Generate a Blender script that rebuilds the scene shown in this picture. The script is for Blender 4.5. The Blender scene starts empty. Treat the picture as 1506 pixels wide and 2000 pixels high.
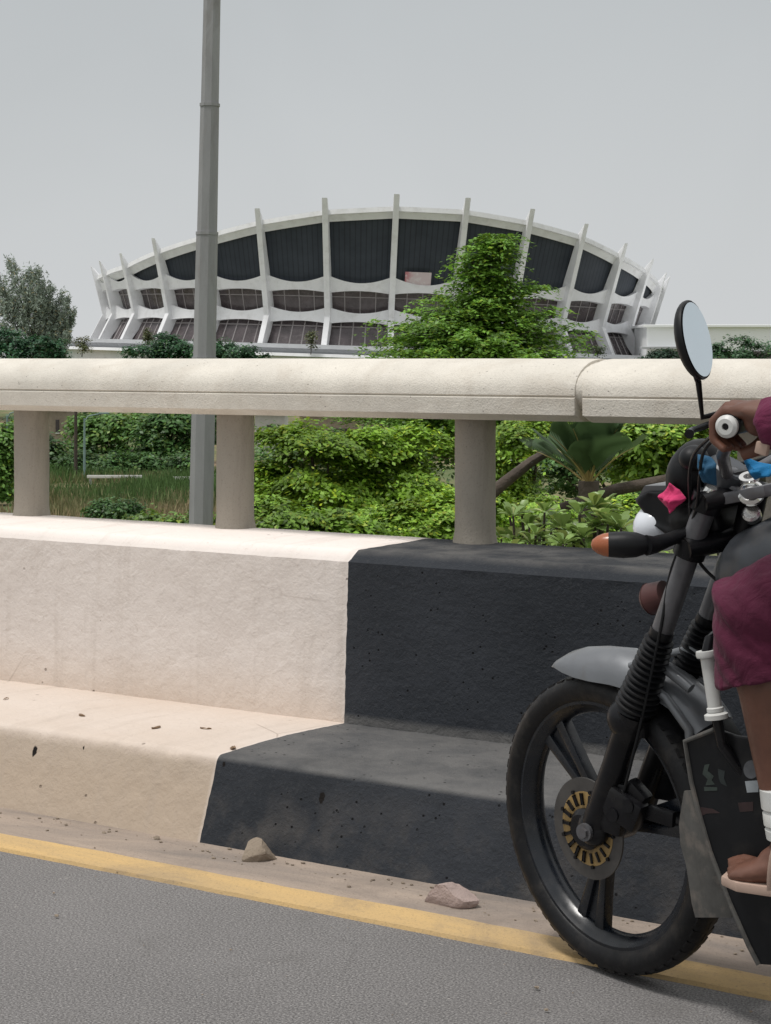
import bpy, bmesh, math, random
import numpy as np
from mathutils import Vector, Matrix, noise
sc = bpy.context.scene
C = sc.collection
R = math.radians
random.seed(7); rng = np.random.default_rng(7)

# ------------------------------------------------------------------ camera
F = 3800.0; CX = 753.0; HY = 700.0; EYE = 1.2          # focal length and horizon in photograph pixels, eye height in m
cd = bpy.data.cameras.new('camera'); cam = bpy.data.objects.new('camera', cd); C.objects.link(cam)
cam.location = (0, 0, EYE); cam.rotation_euler = (R(90), 0, 0)
cd.sensor_fit = 'VERTICAL'; cd.sensor_height = 24; cd.lens = 24*F/2000; cd.shift_y = -(1000-HY)/2000
cd.clip_start = 0.05; cd.clip_end = 8000
sc.camera = cam

# ------------------------------------------------------------------ sky and sun (hazy overcast)
w = bpy.data.worlds.new('World'); sc.world = w; w.use_nodes = True
nt = w.node_tree; nt.nodes.clear()
N = nt.nodes.new; L = nt.links.new
sky = N('ShaderNodeTexSky'); sky.sky_type = 'NISHITA'; sky.sun_disc = False
sky.sun_elevation = R(70); sky.sun_rotation = R(-115); sky.dust_density = 6; sky.air_density = 1.5
hs = N('ShaderNodeHueSaturation'); hs.inputs['Saturation'].default_value = 0.12; hs.inputs['Value'].default_value = 0.6
L(sky.outputs[0], hs.inputs['Color'])
cln = N('ShaderNodeTexNoise'); cln.inputs['Scale'].default_value = 5; cln.inputs['Detail'].default_value = 4; cln.inputs['Distortion'].default_value = .4
clr = N('ShaderNodeMapRange'); L(cln.outputs['Fac'], clr.inputs[0])
for i_, v_ in enumerate((.3, .7, 9.75, 10.3)): clr.inputs[i_+1].default_value = v_
tc = N('ShaderNodeTexCoord'); sx = N('ShaderNodeSeparateXYZ'); L(tc.outputs['Generated'], sx.inputs[0])
cr = N('ShaderNodeValToRGB'); L(sx.outputs['Z'], cr.inputs[0])
els = cr.color_ramp.elements
els[0].position = 0.0; els[0].color = (.60, .615, .625, 1)
els[1].position = 1.0; els[1].color = (.84, .85, .86, 1)
for p, c in ((.07, (.565, .585, .595)), (.2, (.475, .502, .518)), (.45, (.62, .64, .65))):
    e = els.new(p); e.color = (*c, 1)
mul = N('ShaderNodeVectorMath'); mul.operation = 'SCALE'; L(clr.outputs[0], mul.inputs['Scale']); L(cr.outputs[0], mul.inputs[0]); L(tc.outputs['Generated'], cln.inputs['Vector'])
mx = N('ShaderNodeMix'); mx.data_type = 'RGBA'; mx.inputs[0].default_value = 0.93
L(hs.outputs[0], mx.inputs[6]); L(mul.outputs[0], mx.inputs[7])
bg = N('ShaderNodeBackground'); bg.inputs['Strength'].default_value = 0.1; L(mx.outputs[2], bg.inputs[0])
wo = N('ShaderNodeOutputWorld'); L(bg.outputs[0], wo.inputs[0])
sl = bpy.data.lights.new('sun', 'SUN'); so = bpy.data.objects.new('sun', sl); C.objects.link(so)
sl.energy = 2.0; sl.angle = R(12); sl.color = (1, .97, .93)
so.rotation_euler = Vector((-.30, -.14, .94)).to_track_quat('Z', 'Y').to_euler()
sc.view_settings.view_transform = 'Standard'; sc.view_settings.look = 'None'
sc.view_settings.exposure = 0.12; sc.view_settings.gamma = 1.0

# ------------------------------------------------------------------ helpers
def at(px, py, Y):
    return Vector(((px-CX)/F*Y, Y, EYE+(HY-py)/F*Y))
def empty(name, loc=(0,0,0), rot=(0,0,0)):
    o = bpy.data.objects.new(name, None); C.objects.link(o); o.location = loc; o.rotation_euler = rot
    o.empty_display_size = .2; return o
def tag(o, label=None, cat=None, group=None, kind=None):
    for k, v in (('label', label), ('category', cat), ('group', group), ('kind', kind)):
        if v: o[k] = v
    return o
def link(name, me, mat, parent=None, loc=None, smooth=True, angle=40):
    if mat is not None:
        for m in (mat if isinstance(mat, (list, tuple)) else [mat]): me.materials.append(m)
    if smooth:
        me.polygons.foreach_set('use_smooth', [True]*len(me.polygons))
        if angle: me.set_sharp_from_angle(angle=R(angle))
    o = bpy.data.objects.new(name, me); C.objects.link(o)
    if parent: o.parent = parent
    if loc is not None: o.location = loc
    return o
class MB:
    def __init__(s): s.v = []; s.f = []; s.mi = []
    def add(s, verts, faces, mi=0):
        b = len(s.v); s.v += [tuple(p) for p in verts]; s.f += [tuple(b+i for i in f) for f in faces]; s.mi += [mi]*len(faces); return s
    def box(s, c, size, rot=None, bev=0.0, mi=0):
        bm = bmesh.new(); bmesh.ops.create_cube(bm, size=1)
        M = (Matrix.Translation(c) @ (rot.to_4x4() if rot else Matrix.Identity(4)) @ Matrix.Diagonal((*size, 1)))
        bm.transform(M)
        if bev: bmesh.ops.bevel(bm, geom=bm.edges[:], offset=bev, segments=2, profile=.6, affect='EDGES')
        s.take(bm, mi); return s
    def take(s, bm, mi=0):
        bm.verts.index_update()
        s.add([v.co[:] for v in bm.verts], [[v.index for v in f.verts] for f in bm.faces], mi); bm.free()
    def tube(s, pts, rad, seg=12, caps=True, mi=0, up=None):
        pts = [Vector(p) for p in pts]; n = len(pts)
        if not isinstance(rad, (list, tuple)) or (len(rad) == 2 and n != 2): rad = [rad]*n
        T = []
        for i in range(n):
            a = pts[max(0, i-1)]; b = pts[min(n-1, i+1)]; T.append((b-a).normalized())
        u = Vector(up) if up else (Vector((0, 0, 1)) if abs(T[0].z) < .9 else Vector((1, 0, 0)))
        u = (u - T[0]*u.dot(T[0])).normalized(); V = []
        for i in range(n):
            if i:
                q = T[i-1].rotation_difference(T[i]); u = q @ u; u = (u - T[i]*u.dot(T[i])).normalized()
            b = T[i].cross(u); r = rad[i]; ra, rb = r if isinstance(r, (list, tuple)) else (r, r)
            for k in range(seg):
                a = 2*math.pi*k/seg; V.append(pts[i] + u*(math.cos(a)*ra) + b*(math.sin(a)*rb))
        Fc = []
        for i in range(n-1):
            for k in range(seg):
                Fc.append((i*seg+k, i*seg+(k+1) % seg, (i+1)*seg+(k+1) % seg, (i+1)*seg+k))
        if caps: Fc.append(tuple(range(seg))[::-1]); Fc.append(tuple((n-1)*seg+k for k in range(seg)))
        return s.add(V, Fc, mi)
    def lathe(s, c, axis, prof, seg=24, mi=0, closed=False, ang=None):
        """prof: (radius, height along axis) pairs"""
        c = Vector(c); ax = Vector(axis).normalized()
        u = ax.orthogonal().normalized(); b = ax.cross(u); V = []
        for (r, h) in prof:
            for k in range(seg):
                a = 2*math.pi*k/seg; V.append(c + ax*h + (u*math.cos(a) + b*math.sin(a))*r)
        n = len(prof); Fc = []
        for i in range(n if closed else n-1):
            j = (i+1) % n
            for k in range(seg): Fc.append((i*seg+k, j*seg+k, j*seg+(k+1) % seg, i*seg+(k+1) % seg))
        if not closed:
            if prof[0][0] > 1e-5: Fc.append(tuple(range(seg)))
            if prof[-1][0] > 1e-5: Fc.append(tuple((n-1)*seg+k for k in range(seg))[::-1])
        return s.add(V, Fc, mi)
    def ell(s, c, rad, rot=None, seg=20, rings=12, mi=0):
        bm = bmesh.new(); bmesh.ops.create_uvsphere(bm, u_segments=seg, v_segments=rings, radius=1)
        bm.transform(Matrix.Translation(c) @ (rot.to_4x4() if rot else Matrix.Identity(4)) @ Matrix.Diagonal((*rad, 1)))
        s.take(bm, mi); return s
    def prism(s, poly, off, bev=0.0, mi=0):
        """closed polygon (3-D points) extruded by the vector off, with bevelled rim"""
        bm = bmesh.new(); off = Vector(off)
        a = [bm.verts.new(p) for p in poly]; b = [bm.verts.new(Vector(p)+off) for p in poly]; n = len(a)
        bm.faces.new(a); bm.faces.new(b[::-1])
        for i in range(n): bm.faces.new((a[i], b[i], b[(i+1) % n], a[(i+1) % n]))
        bmesh.ops.recalc_face_normals(bm, faces=bm.faces[:])
        if bev: bmesh.ops.bevel(bm, geom=bm.edges[:], offset=bev, segments=2, profile=.6, affect='EDGES')
        s.take(bm, mi); return s
    def mesh(s, name):
        me = bpy.data.meshes.new(name); me.from_pydata(s.v, [], s.f); me.update()
        bm = bmesh.new(); bm.from_mesh(me); bmesh.ops.recalc_face_normals(bm, faces=bm.faces[:]); bm.to_mesh(me); bm.free()
        me.polygons.foreach_set('material_index', s.mi) if any(s.mi) else None
        return me
    def build(s, name, mat, parent=None, loc=None, smooth=True, angle=40):
        return link(name, s.mesh(name), mat, parent, loc, smooth, angle)
def remesh(mb, voxel, it=6, disp=None, decimate=None):
    """union of overlapping closed shapes as one continuous smooth surface"""
    o = bpy.data.objects.new('tmp', mb.mesh('tmp')); C.objects.link(o)
    m = o.modifiers.new('r', 'REMESH'); m.mode = 'VOXEL'; m.voxel_size = voxel
    if it: m = o.modifiers.new('s', 'SMOOTH'); m.iterations = it; m.factor = .5
    bpy.context.view_layer.update()
    me = bpy.data.meshes.new_from_object(o.evaluated_get(bpy.context.evaluated_depsgraph_get()))
    bpy.data.objects.remove(o)
    if disp:
        me.update(); co = [v.co.copy() for v in me.vertices]; no = [v.normal.copy() for v in me.vertices]
        for v, c, n_ in zip(me.vertices, co, no): v.co = c + n_*disp(c)
    return me

# ------------------------------------------------------------------ materials
def new_mat(name):
    m = bpy.data.materials.new(name); m.use_nodes = True
    t = m.node_tree; return m, t, t.nodes['Principled BSDF']
def nz(t, scale, detail=4, rough=.55, vec=None, dist=0):
    n = t.nodes.new('ShaderNodeTexNoise'); n.inputs['Scale'].default_value = scale; n.inputs['Detail'].default_value = detail
    n.inputs['Roughness'].default_value = rough; n.inputs['Distortion'].default_value = dist
    if vec is not None: t.links.new(vec, n.inputs['Vector'])
    return n.outputs['Fac']
def ramp(t, fac, stops):
    r = t.nodes.new('ShaderNodeValToRGB'); t.links.new(fac, r.inputs[0]); e = r.color_ramp.elements
    while len(e) < len(stops): e.new(.5)
    for i, (p, c) in enumerate(stops): e[i].position = p; e[i].color = (*c, 1) if len(c) == 3 else c
    return r.outputs[0]
def mixc(t, fac, a, b, mode='MIX'):
    m = t.nodes.new('ShaderNodeMix'); m.data_type = 'RGBA'; m.blend_type = mode
    if isinstance(fac, (int, float)): m.inputs[0].default_value = fac
    else: t.links.new(fac, m.inputs[0])
    for s_, i in ((a, 6), (b, 7)):
        if isinstance(s_, (tuple, list)): m.inputs[i].default_value = (*s_, 1)
        else: t.links.new(s_, m.inputs[i])
    return m.outputs[2]
def maprange(t, v, a, b, c=0, d=1):
    m = t.nodes.new('ShaderNodeMapRange'); t.links.new(v, m.inputs[0])
    for i, x in enumerate((a, b, c, d)): m.inputs[i+1].default_value = x
    return m.outputs[0]
def math_(t, op, a, b=None):
    m = t.nodes.new('ShaderNodeMath'); m.operation = op
    for i, x in enumerate((a, b)):
        if x is None: continue
        if isinstance(x, (int, float)): m.inputs[i].default_value = x
        else: t.links.new(x, m.inputs[i])
    return m.outputs[0]
def objco(t):
    return t.nodes.new('ShaderNodeTexCoord').outputs['Object']
def xyz(t, v):
    s = t.nodes.new('ShaderNodeSeparateXYZ'); t.links.new(v, s.inputs[0]); return s.outputs
def bump(t, b, h, strength, dist, prev=None):
    n = t.nodes.new('ShaderNodeBump'); n.inputs['Strength'].default_value = strength; n.inputs['Distance'].default_value = dist
    t.links.new(h, n.inputs['Height'])
    if prev is not None: t.links.new(prev, n.inputs['Normal'])
    t.links.new(n.outputs[0], b.inputs['Normal']); return n.outputs[0]
def vor(t, scale, vec, feature='F1'):
    n = t.nodes.new('ShaderNodeTexVoronoi'); n.feature = feature; n.inputs['Scale'].default_value = scale; t.links.new(vec, n.inputs['Vector'])
    return n.outputs['Distance']
def simple(name, c, rough=.5, metal=0, var=.25, scale=8, bs=.15, bscale=60, bd=.002, spec=.5, dirt=None, coat=0):
    m, t, b = new_mat(name); v = objco(t)
    f = nz(t, scale, 5, .6, v)
    c1 = tuple(x*(1-var) for x in c); c2 = tuple(min(1, x*(1+var)) for x in c)
    col = ramp(t, f, [(.3, c1), (.7, c2)])
    if dirt: col = mixc(t, maprange(t, nz(t, scale*1.7, 6, .65, v), .5, .72, 0, dirt[1]), col, dirt[0])
    t.links.new(col, b.inputs['Base Color'])
    t.links.new(maprange(t, nz(t, scale*3, 4, .6, v), .3, .7, max(.03, rough-.1), min(1, rough+.12)), b.inputs['Roughness'])
    b.inputs['Metallic'].default_value = metal; b.inputs['Specular IOR Level'].default_value = spec
    b.inputs['Coat Weight'].default_value = coat
    if bs: bump(t, b, nz(t, bscale, 3, .6, v), bs, bd)
    return m
DUST = (.42, .32, .23)

def mat_cream():
    m, t, b = new_mat('cream painted plaster'); v = objco(t); z = xyz(t, v)[2]; x = xyz(t, v)[0]
    big = nz(t, 1.6, 5, .6, v); fine = nz(t, 14, 6, .65, v)
    col = ramp(t, big, [(.3, (.64, .575, .53)), (.55, (.72, .655, .61)), (.75, (.68, .605, .55))])
    # traffic dust: low kerb face and ledge are stained tan, ledge orange
    low = maprange(t, math_(t, 'ADD', z, math_(t, 'MULTIPLY', big, .12)), .40, .16)
    col = mixc(t, math_(t, 'MULTIPLY', low, .85), col, (.56, .435, .33))
    kf = maprange(t, math_(t, 'ADD', z, math_(t, 'MULTIPLY', fine, .03)), .215, .19)
    col = mixc(t, math_(t, 'MULTIPLY', kf, .70), col, (.40, .325, .25))
    bright = maprange(t, z, .648, .668)  # wall top painted paler: its sunlit brightness is put into the colour
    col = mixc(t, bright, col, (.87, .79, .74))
    mp = t.nodes.new('ShaderNodeMapping'); mp.inputs['Scale'].default_value = (9, 1, .7); t.links.new(v, mp.inputs[0])
    col = mixc(t, maprange(t, nz(t, 1.5, 6, .65, mp.outputs[0]), .52, .75, 0, .35), col, (.40, .335, .28))
    spots = maprange(t, nz(t, 55, 3, .6, v), .66, .74)
    col = mixc(t, math_(t, 'MULTIPLY', spots, .3), col, (.36, .28, .22))
    pit = math_(t, 'MULTIPLY', maprange(t, vor(t, 17, v), .10, .06), maprange(t, nz(t, 7, 2, .5, v), .55, .6))
    col = mixc(t, math_(t, 'MULTIPLY', pit, .6), col, (.12, .09, .07))
    # a few thin cracks
    cr_ = math_(t, 'MULTIPLY', maprange(t, vor(t, 2.3, v, 'DISTANCE_TO_EDGE'), .008, .002), maprange(t, nz(t, 2.2, 2, .5, v), .60, .66))
    col = mixc(t, math_(t, 'MULTIPLY', cr_, .45), col, (.25, .19, .15))
    edge = maprange(t, math_(t, 'ADD', x, math_(t, 'MULTIPLY', fine, .010)), -.006, .002)
    col = mixc(t, math_(t, 'MULTIPLY', edge, .22), col, (.82, .76, .72))
    t.links.new(col, b.inputs['Base Color']); b.inputs['Roughness'].default_value = .85; b.inputs['Specular IOR Level'].default_value = .25
    h = math_(t, 'ADD', math_(t, 'MULTIPLY', nz(t, 30, 5, .6, v, .3), 1.0), math_(t, 'MULTIPLY', nz(t, 110, 3, .6, v), .35))
    h = math_(t, 'SUBTRACT', h, math_(t, 'MULTIPLY', pit, 1.2))
    h = math_(t, 'ADD', h, math_(t, 'MULTIPLY', nz(t, 8, 3, .5, v, .4), 1.6))
    bump(t, b, h, .55, .007); return m
def mat_black():
    m, t, b = new_mat('black painted concrete'); v = objco(t); z = xyz(t, v)[2]
    big = nz(t, 2.2, 5, .6, v); fine = nz(t, 120, 4, .7, v)
    col = ramp(t, big, [(.3, (.023, .026, .031)), (.7, (.040, .044, .052))])
    col = mixc(t, maprange(t, fine, .55, .8, 0, .5), col, (.085, .087, .09))
    ledge = math_(t, 'MULTIPLY', maprange(t, z, .192, .203), maprange(t, z, .232, .215))
    col = mixc(t, math_(t, 'MULTIPLY', ledge, maprange(t, nz(t, 6, 6, .65, v), .3, .6, .35, .85)), col, (.155, .15, .145))
    top = maprange(t, z, .655, .67)
    col = mixc(t, math_(t, 'MULTIPLY', top, maprange(t, nz(t, 7, 6, .65, v), .4, .65, .1, .8)), col, (.13, .125, .12))
    kf = maprange(t, z, .19, .0)
    col = mixc(t, math_(t, 'MULTIPLY', kf, maprange(t, nz(t, 9, 6, .65, v), .45, .75, 0, .5)), col, (.16, .14, .12))
    pit = math_(t, 'MULTIPLY', maprange(t, vor(t, 42, v), .16, .09), maprange(t, nz(t, 8, 3, .5, v), .50, .58))
    col = mixc(t, pit, col, (.006, .006, .007))
    t.links.new(col, b.inputs['Base Color']); b.inputs['Roughness'].default_value = .88; b.inputs['Specular IOR Level'].default_value = .2
    h = math_(t, 'ADD', nz(t, 40, 5, .65, v), math_(t, 'MULTIPLY', fine, .5)); h = math_(t, 'SUBTRACT', h, math_(t, 'MULTIPLY', pit, 1.5))
    bump(t, b, h, .7, .008); return m
def mat_asphalt():
    m, t, b = new_mat('asphalt'); v = objco(t)
    big = nz(t, .9, 6, .6, v); g = nz(t, 210, 3, .75, v)
    col = ramp(t, big, [(.3, (.118, .112, .110)), (.7, (.185, .177, .174))])
    col = mixc(t, maprange(t, g, .5, .64, 0, .85), col, (.33, .315, .305))
    col = mixc(t, maprange(t, g, .48, .36, 0, .9), col, (.055, .052, .051))
    chip = math_(t, 'MULTIPLY', maprange(t, vor(t, 70, v), .2, .14), maprange(t, nz(t, 21, 2, .5, v), .62, .66))
    col = mixc(t, math_(t, 'MULTIPLY', chip, .7), col, (.42, .39, .36))
    ck = math_(t, 'MULTIPLY', maprange(t, vor(t, 2.6, v, 'DISTANCE_TO_EDGE'), .012, .003), maprange(t, nz(t, 1.7, 3, .6, v), .53, .6))
    col = mixc(t, math_(t, 'MULTIPLY', ck, .18), col, (.05, .046, .043))
    stain = maprange(t, nz(t, 3.5, 6, .7, v, 1.0), .56, .72, 0, .35)
    col = mixc(t, stain, col, (.10, .094, .088))
    t.links.new(col, b.inputs['Base Color']); b.inputs['Roughness'].default_value = .82; b.inputs['Specular IOR Level'].default_value = .35
    bump(t, b, math_(t, 'ADD', g, nz(t, 420, 2, .6, v)), .3, .003); return m
def mat_dusty(name, a, b_, scale, bs=.5, grit=.5):
    m, t, b = new_mat(name); v = objco(t)
    mp = t.nodes.new('ShaderNodeMapping'); mp.inputs['Scale'].default_value = (.35, 1.6, 1); t.links.new(v, mp.inputs[0])
    col = ramp(t, nz(t, scale, 7, .65, mp.outputs[0], .6), [(.32, a), (.5, tuple((x+y)/2 for x, y in zip(a, b_))), (.68, b_)])
    g = nz(t, 170, 3, .7, v)
    col = mixc(t, maprange(t, g, .55, .75, 0, grit), col, (.12, .10, .085))
    col = mixc(t, maprange(t, nz(t, 2.6, 7, .7, v, .8), .53, .70, 0, .5), col, (.20, .165, .14))
    t.links.new(col, b.inputs['Base Color']); b.inputs['Roughness'].default_value = .9; b.inputs['Specular IOR Level'].default_value = .2
    bump(t, b, math_(t, 'ADD', g, nz(t, 25, 5, .6, v)), bs, .006); return m
def mat_concrete(name, c, stain, vert=False, bd=.004, pits=.6):
    m, t, b = new_mat(name); v = objco(t)
    mp = t.nodes.new('ShaderNodeMapping'); mp.inputs['Scale'].default_value = (1, 1, .25 if vert else 1); t.links.new(v, mp.inputs[0])
    col = ramp(t, nz(t, 4, 6, .6, mp.outputs[0]), [(.3, tuple(x*.84 for x in c)), (.7, tuple(x*1.1 for x in c))])
    col = mixc(t, maprange(t, nz(t, 5, 7, .7, mp.outputs[0], .5), .5, .68, 0, .7), col, stain)
    g = nz(t, 190, 3, .7, v)
    col = mixc(t, maprange(t, g, .56, .78, 0, .4), col, tuple(x*.3 for x in stain))
    pit = math_(t, 'MULTIPLY', maprange(t, vor(t, 55, v), .14, .08), maprange(t, nz(t, 13, 3, .5, v), .55, .62))
    col = mixc(t, math_(t, 'MULTIPLY', pit, pits), col, (.05, .04, .035))
    t.links.new(col, b.inputs['Base Color']); b.inputs['Roughness'].default_value = .86; b.inputs['Specular IOR Level'].default_value = .25
    bump(t, b, math_(t, 'SUBTRACT', math_(t, 'ADD', nz(t, 45, 5, .6, v), g), pit), .55, bd); return m
def mat_leaf(name='leaf', rough=.45, trans=.28):
    m, t, b = new_mat(name)
    a = t.nodes.new('ShaderNodeAttribute'); a.attribute_name = 'tint'
    t.links.new(a.outputs['Color'], b.inputs['Base Color']); b.inputs['Roughness'].default_value = rough; b.inputs['Specular IOR Level'].default_value = .4
    tr = t.nodes.new('ShaderNodeBsdfTranslucent'); hsv = t.nodes.new('ShaderNodeHueSaturation'); hsv.inputs['Value'].default_value = 1.3; hsv.inputs['Hue'].default_value = .485
    t.links.new(a.outputs['Color'], hsv.inputs['Color']); t.links.new(hsv.outputs[0], tr.inputs[0])
    mxs = t.nodes.new('ShaderNodeMixShader'); mxs.inputs[0].default_value = trans
    t.links.new(b.outputs[0], mxs.inputs[1]); t.links.new(tr.outputs[0], mxs.inputs[2])
    t.links.new(mxs.outputs[0], t.nodes['Material Output'].inputs[0]); return m
def mat_terrain():
    m, t, b = new_mat('terrain'); v = objco(t)
    f = nz(t, .09, 7, .65, v); f2 = nz(t, .5, 5, .65, v)
    col = ramp(t, f, [(.36, (.06, .12, .03)), (.52, (.15, .15, .06)), (.66, (.30, .20, .13))])
    col = mixc(t, maprange(t, f2, .45, .65, 0, .6), col, (.07, .09, .03))
    t.links.new(col, b.inputs['Base Color']); b.inputs['Roughness'].default_value = .95
    bump(t, b, f2, .6, .2); return m
def mat_panel():
    m, t, b = new_mat('dark ribbed cladding'); v = objco(t); s = xyz(t, v)
    ang = math_(t, 'ARCTAN2', s[0], s[1])
    wv = math_(t, 'SINE', math_(t, 'MULTIPLY', ang, 380.0))
    col = ramp(t, nz(t, .25, 5, .6, v), [(.3, (.033, .040, .053)), (.7, (.048, .057, .073))])
    col = mixc(t, maprange(t, wv, .6, 1, 0, .45), col, (.010, .012, .016))
    t.links.new(col, b.inputs['Base Color']); b.inputs['Roughness'].default_value = .6; b.inputs['Specular IOR Level'].default_value = .3
    return m
def mat_fabric(name, c, fold=.0):
    m, t, b = new_mat(name); v = objco(t)
    col = ramp(t, nz(t, 14, 5, .6, v), [(.3, tuple(x*.8 for x in c)), (.7, tuple(x*1.2 for x in c))])
    t.links.new(col, b.inputs['Base Color']); b.inputs['Roughness'].default_value = .8
    b.inputs['Sheen Weight'].default_value = .06; b.inputs['Specular IOR Level'].default_value = .2
    h = math_(t, 'ADD', math_(t, 'MULTIPLY', nz(t, 18, 3, .5, v, 1.5), 1.0), math_(t, 'MULTIPLY', nz(t, 500, 2, .5, v), .08))
    bump(t, b, h, .6, .012); return m

M = {}
M['cream'] = mat_cream(); M['black'] = mat_black(); M['asphalt'] = mat_asphalt()
M['gutter'] = mat_dusty('dusty gutter', (.42, .335, .27), (.235, .20, .175), 5)
M['yellow'] = mat_dusty('yellow road paint', (.62, .42, .19), (.44, .32, .18), 4, .4, .5)
M['rail'] = mat_concrete('pale painted concrete rail', (.71, .665, .59), (.58, .525, .45))
M['pillar'] = mat_concrete('weathered concrete pillar', (.37, .335, .285), (.19, .17, .15), True)
M['deck'] = mat_concrete('deck concrete', (.35, .33, .30), (.2, .18, .16))
M['bwhite'] = simple('white building paint', (.80, .80, .815), .7, var=.05, scale=.3, bs=0, dirt=((.45, .44, .42), .35))
M['bright'] = simple('bright white wall', (.93, .94, .94), .7, var=.03, scale=.1, bs=0)
M['bgrey'] = simple('grey building paint', (.40, .41, .42), .75, var=.08, scale=.4, bs=0)
M['panel'] = mat_panel()
M['glass'] = simple('brown window glass', (.075, .060, .063), .22, var=.4, scale=.5, bs=0)
M['mull'] = simple('window bars', (.36, .33, .33), .5, var=.1, bs=0)
M['mullw'] = simple('white window bars', (.75, .75, .77), .5, var=.05, bs=0)
M['leaf'] = mat_leaf(); M['leaf_big'] = mat_leaf('glossy leaf', .35, .22); M['needle'] = mat_leaf('needles', .7, .15); M['grass'] = mat_leaf('grass blades', .8, .2)
M['bark'] = simple('bark', (.075, .058, .045), .9, var=.4, scale=5, bs=.8, bscale=14, bd=.03)
M['terrain'] = mat_terrain()
M['galv'] = mat_concrete('galvanised lamp pole', (.34, .34, .345), (.26, .245, .235), True, .002, 0)
M['stone'] = mat_concrete('stone', (.40, .31, .28), (.28, .23, .21), False, .006, .2)
M['stone2'] = mat_concrete('brown stone', (.29, .235, .18), (.16, .125, .10), False, .006, .2)
M['rubber'] = simple('tyre rubber', (.0085, .0085, .0095), .5, var=.4, scale=12, bs=.3, bscale=120, dirt=((.06, .053, .046), .4), spec=.28)
M['bmetal'] = simple('black enamel', (.006, .006, .0075), .32, var=.4, scale=10, bs=.05, dirt=((.06, .054, .048), .18), spec=.28)
M['bplastic'] = simple('black plastic', (.0065, .007, .0085), .45, var=.35, scale=9, bs=.1, dirt=((.05, .045, .04), .25), spec=.28)
M['rimm'] = simple('dark rim paint', (.007, .009, .013), .28, var=.4, scale=10, bs=.05, dirt=((.08, .07, .06), .25))
M['greym'] = simple('grey fork metal', (.15, .15, .16), .4, .5, .25, 14, bs=.05, dirt=((.12, .10, .09), .5))
M['discm'] = simple('brake disc steel', (.085, .08, .076), .5, .4, .25, 14, bs=.05)
M['gold'] = simple('gold painted carrier', (.36, .24, .095), .45, .3, .3, 22, bs=.05, dirt=((.06, .045, .03), .75))
M['chrome'] = simple('chrome', (.78, .77, .75), .18, .9, .1, 14, bs=.02, dirt=((.4, .36, .3), .3))
M['wmetal'] = simple('white coated metal', (.60, .60, .58), .45, .0, .08, 14, bs=.02, dirt=((.4, .36, .3), .3))
M['silver'] = simple('silver paint', (.15, .157, .168), .38, .3, .12, 9, bs=.03, dirt=((.13, .115, .1), .55), coat=.3)
M['tank'] = simple('dark grey tank paint', (.050, .055, .063), .4, .1, .2, 9, bs=.03, dirt=((.12, .11, .1), .4))
M['flap'] = simple('dusty rubber flap', (.085, .082, .076), .8, var=.3, scale=14, bs=.2, dirt=((.24, .20, .17), .5))
M['orange'] = simple('orange indicator lens', (.33, .10, .04), .25, var=.2, bs=.05)
M['lampw'] = simple('headlamp glass', (.72, .75, .80), .12, var=.04, bs=0)
M['mirror'] = simple('mirror glass', (.80, .88, .93), .06, .95, .02, bs=0)
M['skin'] = simple('brown skin', (.135, .058, .037), .5, var=.22, scale=16, bs=.25, bscale=170, bd=.0015)
M['nail'] = simple('nail', (.25, .14, .10), .4, var=.1, bs=0)
M['maroon'] = mat_fabric('maroon cloth', (.088, .014, .036)); M['maroon2'] = mat_fabric('plum shirt cloth', (.13, .019, .055))
M['pink'] = mat_fabric('pink cloth', (.58, .045, .15)); M['blue'] = mat_fabric('blue cloth', (.012, .15, .34)); M['blue2'] = mat_fabric('dark blue cloth', (.022, .085, .16))
M['sole'] = simple('sandal sole', (.42, .30, .24), .75, var=.15, bs=.2)
M['hair'] = simple('black hair', (.012, .01, .009), .8, var=.3, bs=.6, bscale=220, bd=.004)
M['eye'] = simple('eye white', (.7, .66, .6), .25, var=.05, bs=0)
M['seatm'] = simple('black seat vinyl', (.016, .016, .017), .5, var=.3, bs=.2)
M['red'] = simple('red lens', (.5, .02, .02), .3, var=.1, bs=0)
M['maroonh'] = simple('dark red horn', (.07, .022, .02), .5, var=.3, bs=.1)
M['tan'] = mat_concrete('tan house wall', (.36, .29, .23), (.26, .21, .17)); M['roofr'] = simple('rusty roof sheet', (.22, .13, .09), .8, var=.3, scale=.6, bs=0)
M['teal'] = simple('pale green lamp paint', (.20, .29, .27), .6, var=.1, bs=0)
M['kerbw'] = simple('white guard block', (.62, .61, .58), .8, var=.12, scale=2, bs=0)

M['stk1'] = simple('grey sticker', (.10, .105, .115), .5, var=.35, scale=30, bs=0); M['stk2'] = simple('white sticker', (.30, .33, .35), .5, var=.2, scale=30, bs=0)
M['stk3'] = simple('faded green sticker', (.030, .042, .036), .5, var=.4, scale=30, bs=0); M['stk4'] = simple('faded dark sticker', (.022, .03, .03), .5, var=.4, scale=30, bs=0); M['stk5'] = simple('faded red tape', (.032, .015, .015), .6, var=.4, scale=20, bs=0)

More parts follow.
